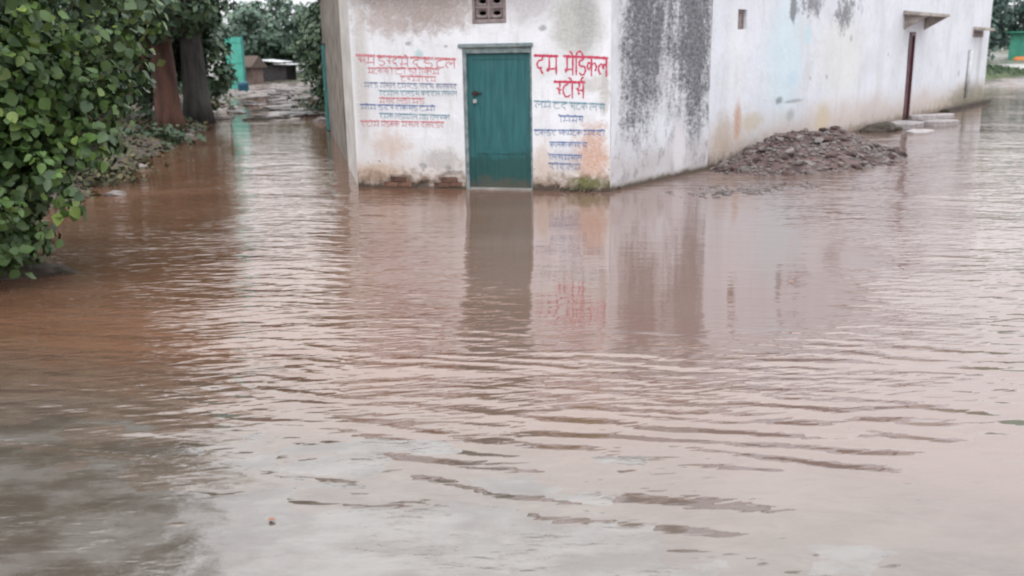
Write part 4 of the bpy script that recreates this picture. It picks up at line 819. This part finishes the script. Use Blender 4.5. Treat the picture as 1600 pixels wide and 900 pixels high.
# dark shed with tin roof
sz0 = float(zg(np.array([-12.6]), np.array([56.]))[0]); shd = empty('dark_shed', (-13.5, 55.5, sz0), R(-8), 'low dark shed with a pale sheet roof closing the far end of the lane', 'shed')
for x_ in (-.7, .7):
    for y_ in (0, 1.6): box('post', x_-.04, x_+.04, y_-.04, y_+.04, -.2, 1.05, M['darkwood'], shd)
box('wall', -.72, .72, 1.645, 1.70, -.1, 1.0, M['darkwood'], shd); box('wall', -.66, .66, -.03, .03, -.1, .85, M['darkwood'], shd)
bm = bmesh.new(); box_bm(bm, -.95, .35, -.4, 2.0, 1.06, 1.10, .003); o = link('roof', from_bm('roof', bm), M['tin'], shd); o.rotation_euler = (0, R(6), 0)
bm = bmesh.new(); box_bm(bm, .1, 1.15, -.35, 2.0, .93, .97, .003); o = link('roof', from_bm('roof', bm), M['tin'], shd); o.rotation_euler = (0, R(3), 0)

# ------------------------------------------------------------------ far right: road, verge, shed, trees
def strip(name, L, R_, mat, z0):
    V, Fc = [], []
    for (a, b) in zip(L, R_): V += [(a[0], a[1], z0), (b[0], b[1], z0)]
    for i in range(len(L)-1): Fc.append((2*i, 2*i+1, 2*i+3, 2*i+2))
    return tag(link(name, mesh(name, V, Fc), mat), kind='structure')
strip('road', [(14, 52), (24, 51), (34, 50), (60, 48), (140, 36)], [(14, 63), (24, 62), (34, 61), (60, 60), (140, 54)], M['road_far'], .37)
strip('track', [(16, 44), (21, 43.5), (25, 43), (40, 42.6)], [(16, 52.3), (21, 51.2), (25, 51.2), (40, 50)], M['road_far'], .34)
vg = (18.6, 43.2)
t = NT('verge_grass', .9); p_ = t.pos(); f = t.rng(t.noise(p_, 2.5, 6, .7), .35, .65); t.set(Base_Color=t.mix(f, (0.045, 0.065, 0.035), (0.10, 0.13, 0.06))); t.bump(t.noise(p_, 12, 5), .08); M['verge'] = t.m
vx = np.linspace(-5.2, 5.2, 80); vy = np.linspace(-3.2, 3.2, 60)
o = link('grass_verge', grid_mesh('grass_verge', vx, vy, lambda X, Y: .62*np.maximum(0, 1-(X/4.9)**2-(Y/3.0)**2)**.7*(1+.35*fbm(X*1.5, Y*1.5, 3))-.12), M['verge'], None, (vg[0], vg[1], .30)); tag(o, kind='structure')
n = 5000; a = rng.uniform(0, 2*math.pi, n); r_ = np.sqrt(rng.uniform(0, 1, n)); gx, gy = 4.7*r_*np.cos(a), 2.8*r_*np.sin(a); gz = .62*np.maximum(0, 1-(gx/4.9)**2-(gy/3.0)**2)**.7-.1
o = leaf_cloud('grass', np.column_stack([gx, gy, gz+.1]), np.column_stack([rng.normal(0, 1, n), rng.normal(0, 1, n), np.full(n, .2)]), .12, card_arrays(), M['leaf_far'], None, 'stuff'); o.location = (vg[0], vg[1], .30); tag(o, 'rough grass on the low oval verge at the far right', 'grass')
gsh = Vector((41.8, 74, .3)); gs = empty('green_shed', gsh, R(-30), 'bright green sheet-metal shed beyond the road at the right edge', 'shed')
bm = bmesh.new(); box_bm(bm, -3, 5, 0, 3.5, -.2, 2.1, .01)
for k in range(40): box_bm(bm, -2.95+k*.2, -2.88+k*.2, -.03, 0.0, .0, 2.05, 0)
link('wall', from_bm('wall', bm), M['tin_green'], gs); box('roof', -3.3, 5.3, -.4, 3.9, 2.105, 2.2, M['tin_green'], gs)
tarp = bmesh.new(); box_bm(tarp, -.9, 1.2, -.35, .35, 0, .42, .10); 
for v in tarp.verts: v.co.x *= 1-.35*max(0, v.co.z)/.85; v.co += Vector((0, 0, .06*mnoise.noise(v.co*2)))
o = link('tarpaulin', from_bm('tarpaulin', tarp, True), M['orange'], None, gsh+Vector((-2.9, -1.6, -.1)), R(-30)); tag(o, 'orange tarpaulin covered pile in front of the green shed', 'tarpaulin')
for q, (x, y, h_, r_, lab) in enumerate([(28.6, 63, 6.2, 3.8, 'dark bluish green tree just past the corner of the long white building'), (38, 84, 7.0, 5, 'hazy tree behind the green shed'), (47, 82, 7.4, 5, 'hazy tree right of the green shed, at the edge of the photo'), (33, 76, 5.6, 5, 'farthest hazy tree beyond the road')]):
    tree('roadside_tree', lab, 'tree', (x, y, .3), h_*.6, .25, [((0, 0, h_*.6), (r_, r_, h_*.42), 220, .7, 30), ((0, 0, h_*.25), (r_*.9, r_*.9, h_*.26), 90, .6, 26)], .36, M['leaf_deep'], M['bark_grey'], 'trees beyond the road')
# distant belt of trees closing the horizon
P_, N_ = [], []
for a in np.linspace(-50, 60, 90):
    d = 150+20*math.sin(a); c_ = (d*math.sin(R(a)), d*math.cos(R(a)), 2.5); p, n = clumps(c_, (5, 5, 3.6+1.2*math.sin(a*1.7)), 26, 1.1, 16); P_.append(p); N_.append(n)
o = leaf_cloud('distant_trees', np.concatenate(P_), np.concatenate(N_), .9, card_arrays(), M['leaf_haze'], None, 'stuff'); tag(o, 'distant belt of trees along the horizon', 'trees')

# ------------------------------------------------------------------ small litter on the wet apron
M['dead_leaf'] = simple('dead_leaf', (0.26, 0.10, 0.06), (0.36, 0.17, 0.10), 20, .6, 0, rnd=.3)
lm = np_mesh('fallen_leaf', larr[0]*np.array([.8, 1, .4])*.035, larr[1])
for (px, py, rz, lab) in ((427, 815, .6, 'small reddish fallen leaf on the wet concrete, bottom left of centre'), (1240, 440, 1.2, 'brown leaf floating on the water right of the shop reflection'), ):
    p = P(px, py, .006); o = link('fallen_leaf', lm, M['dead_leaf'], None, (p.x, p.y, .010), rz); tag(o, lab, 'leaf')
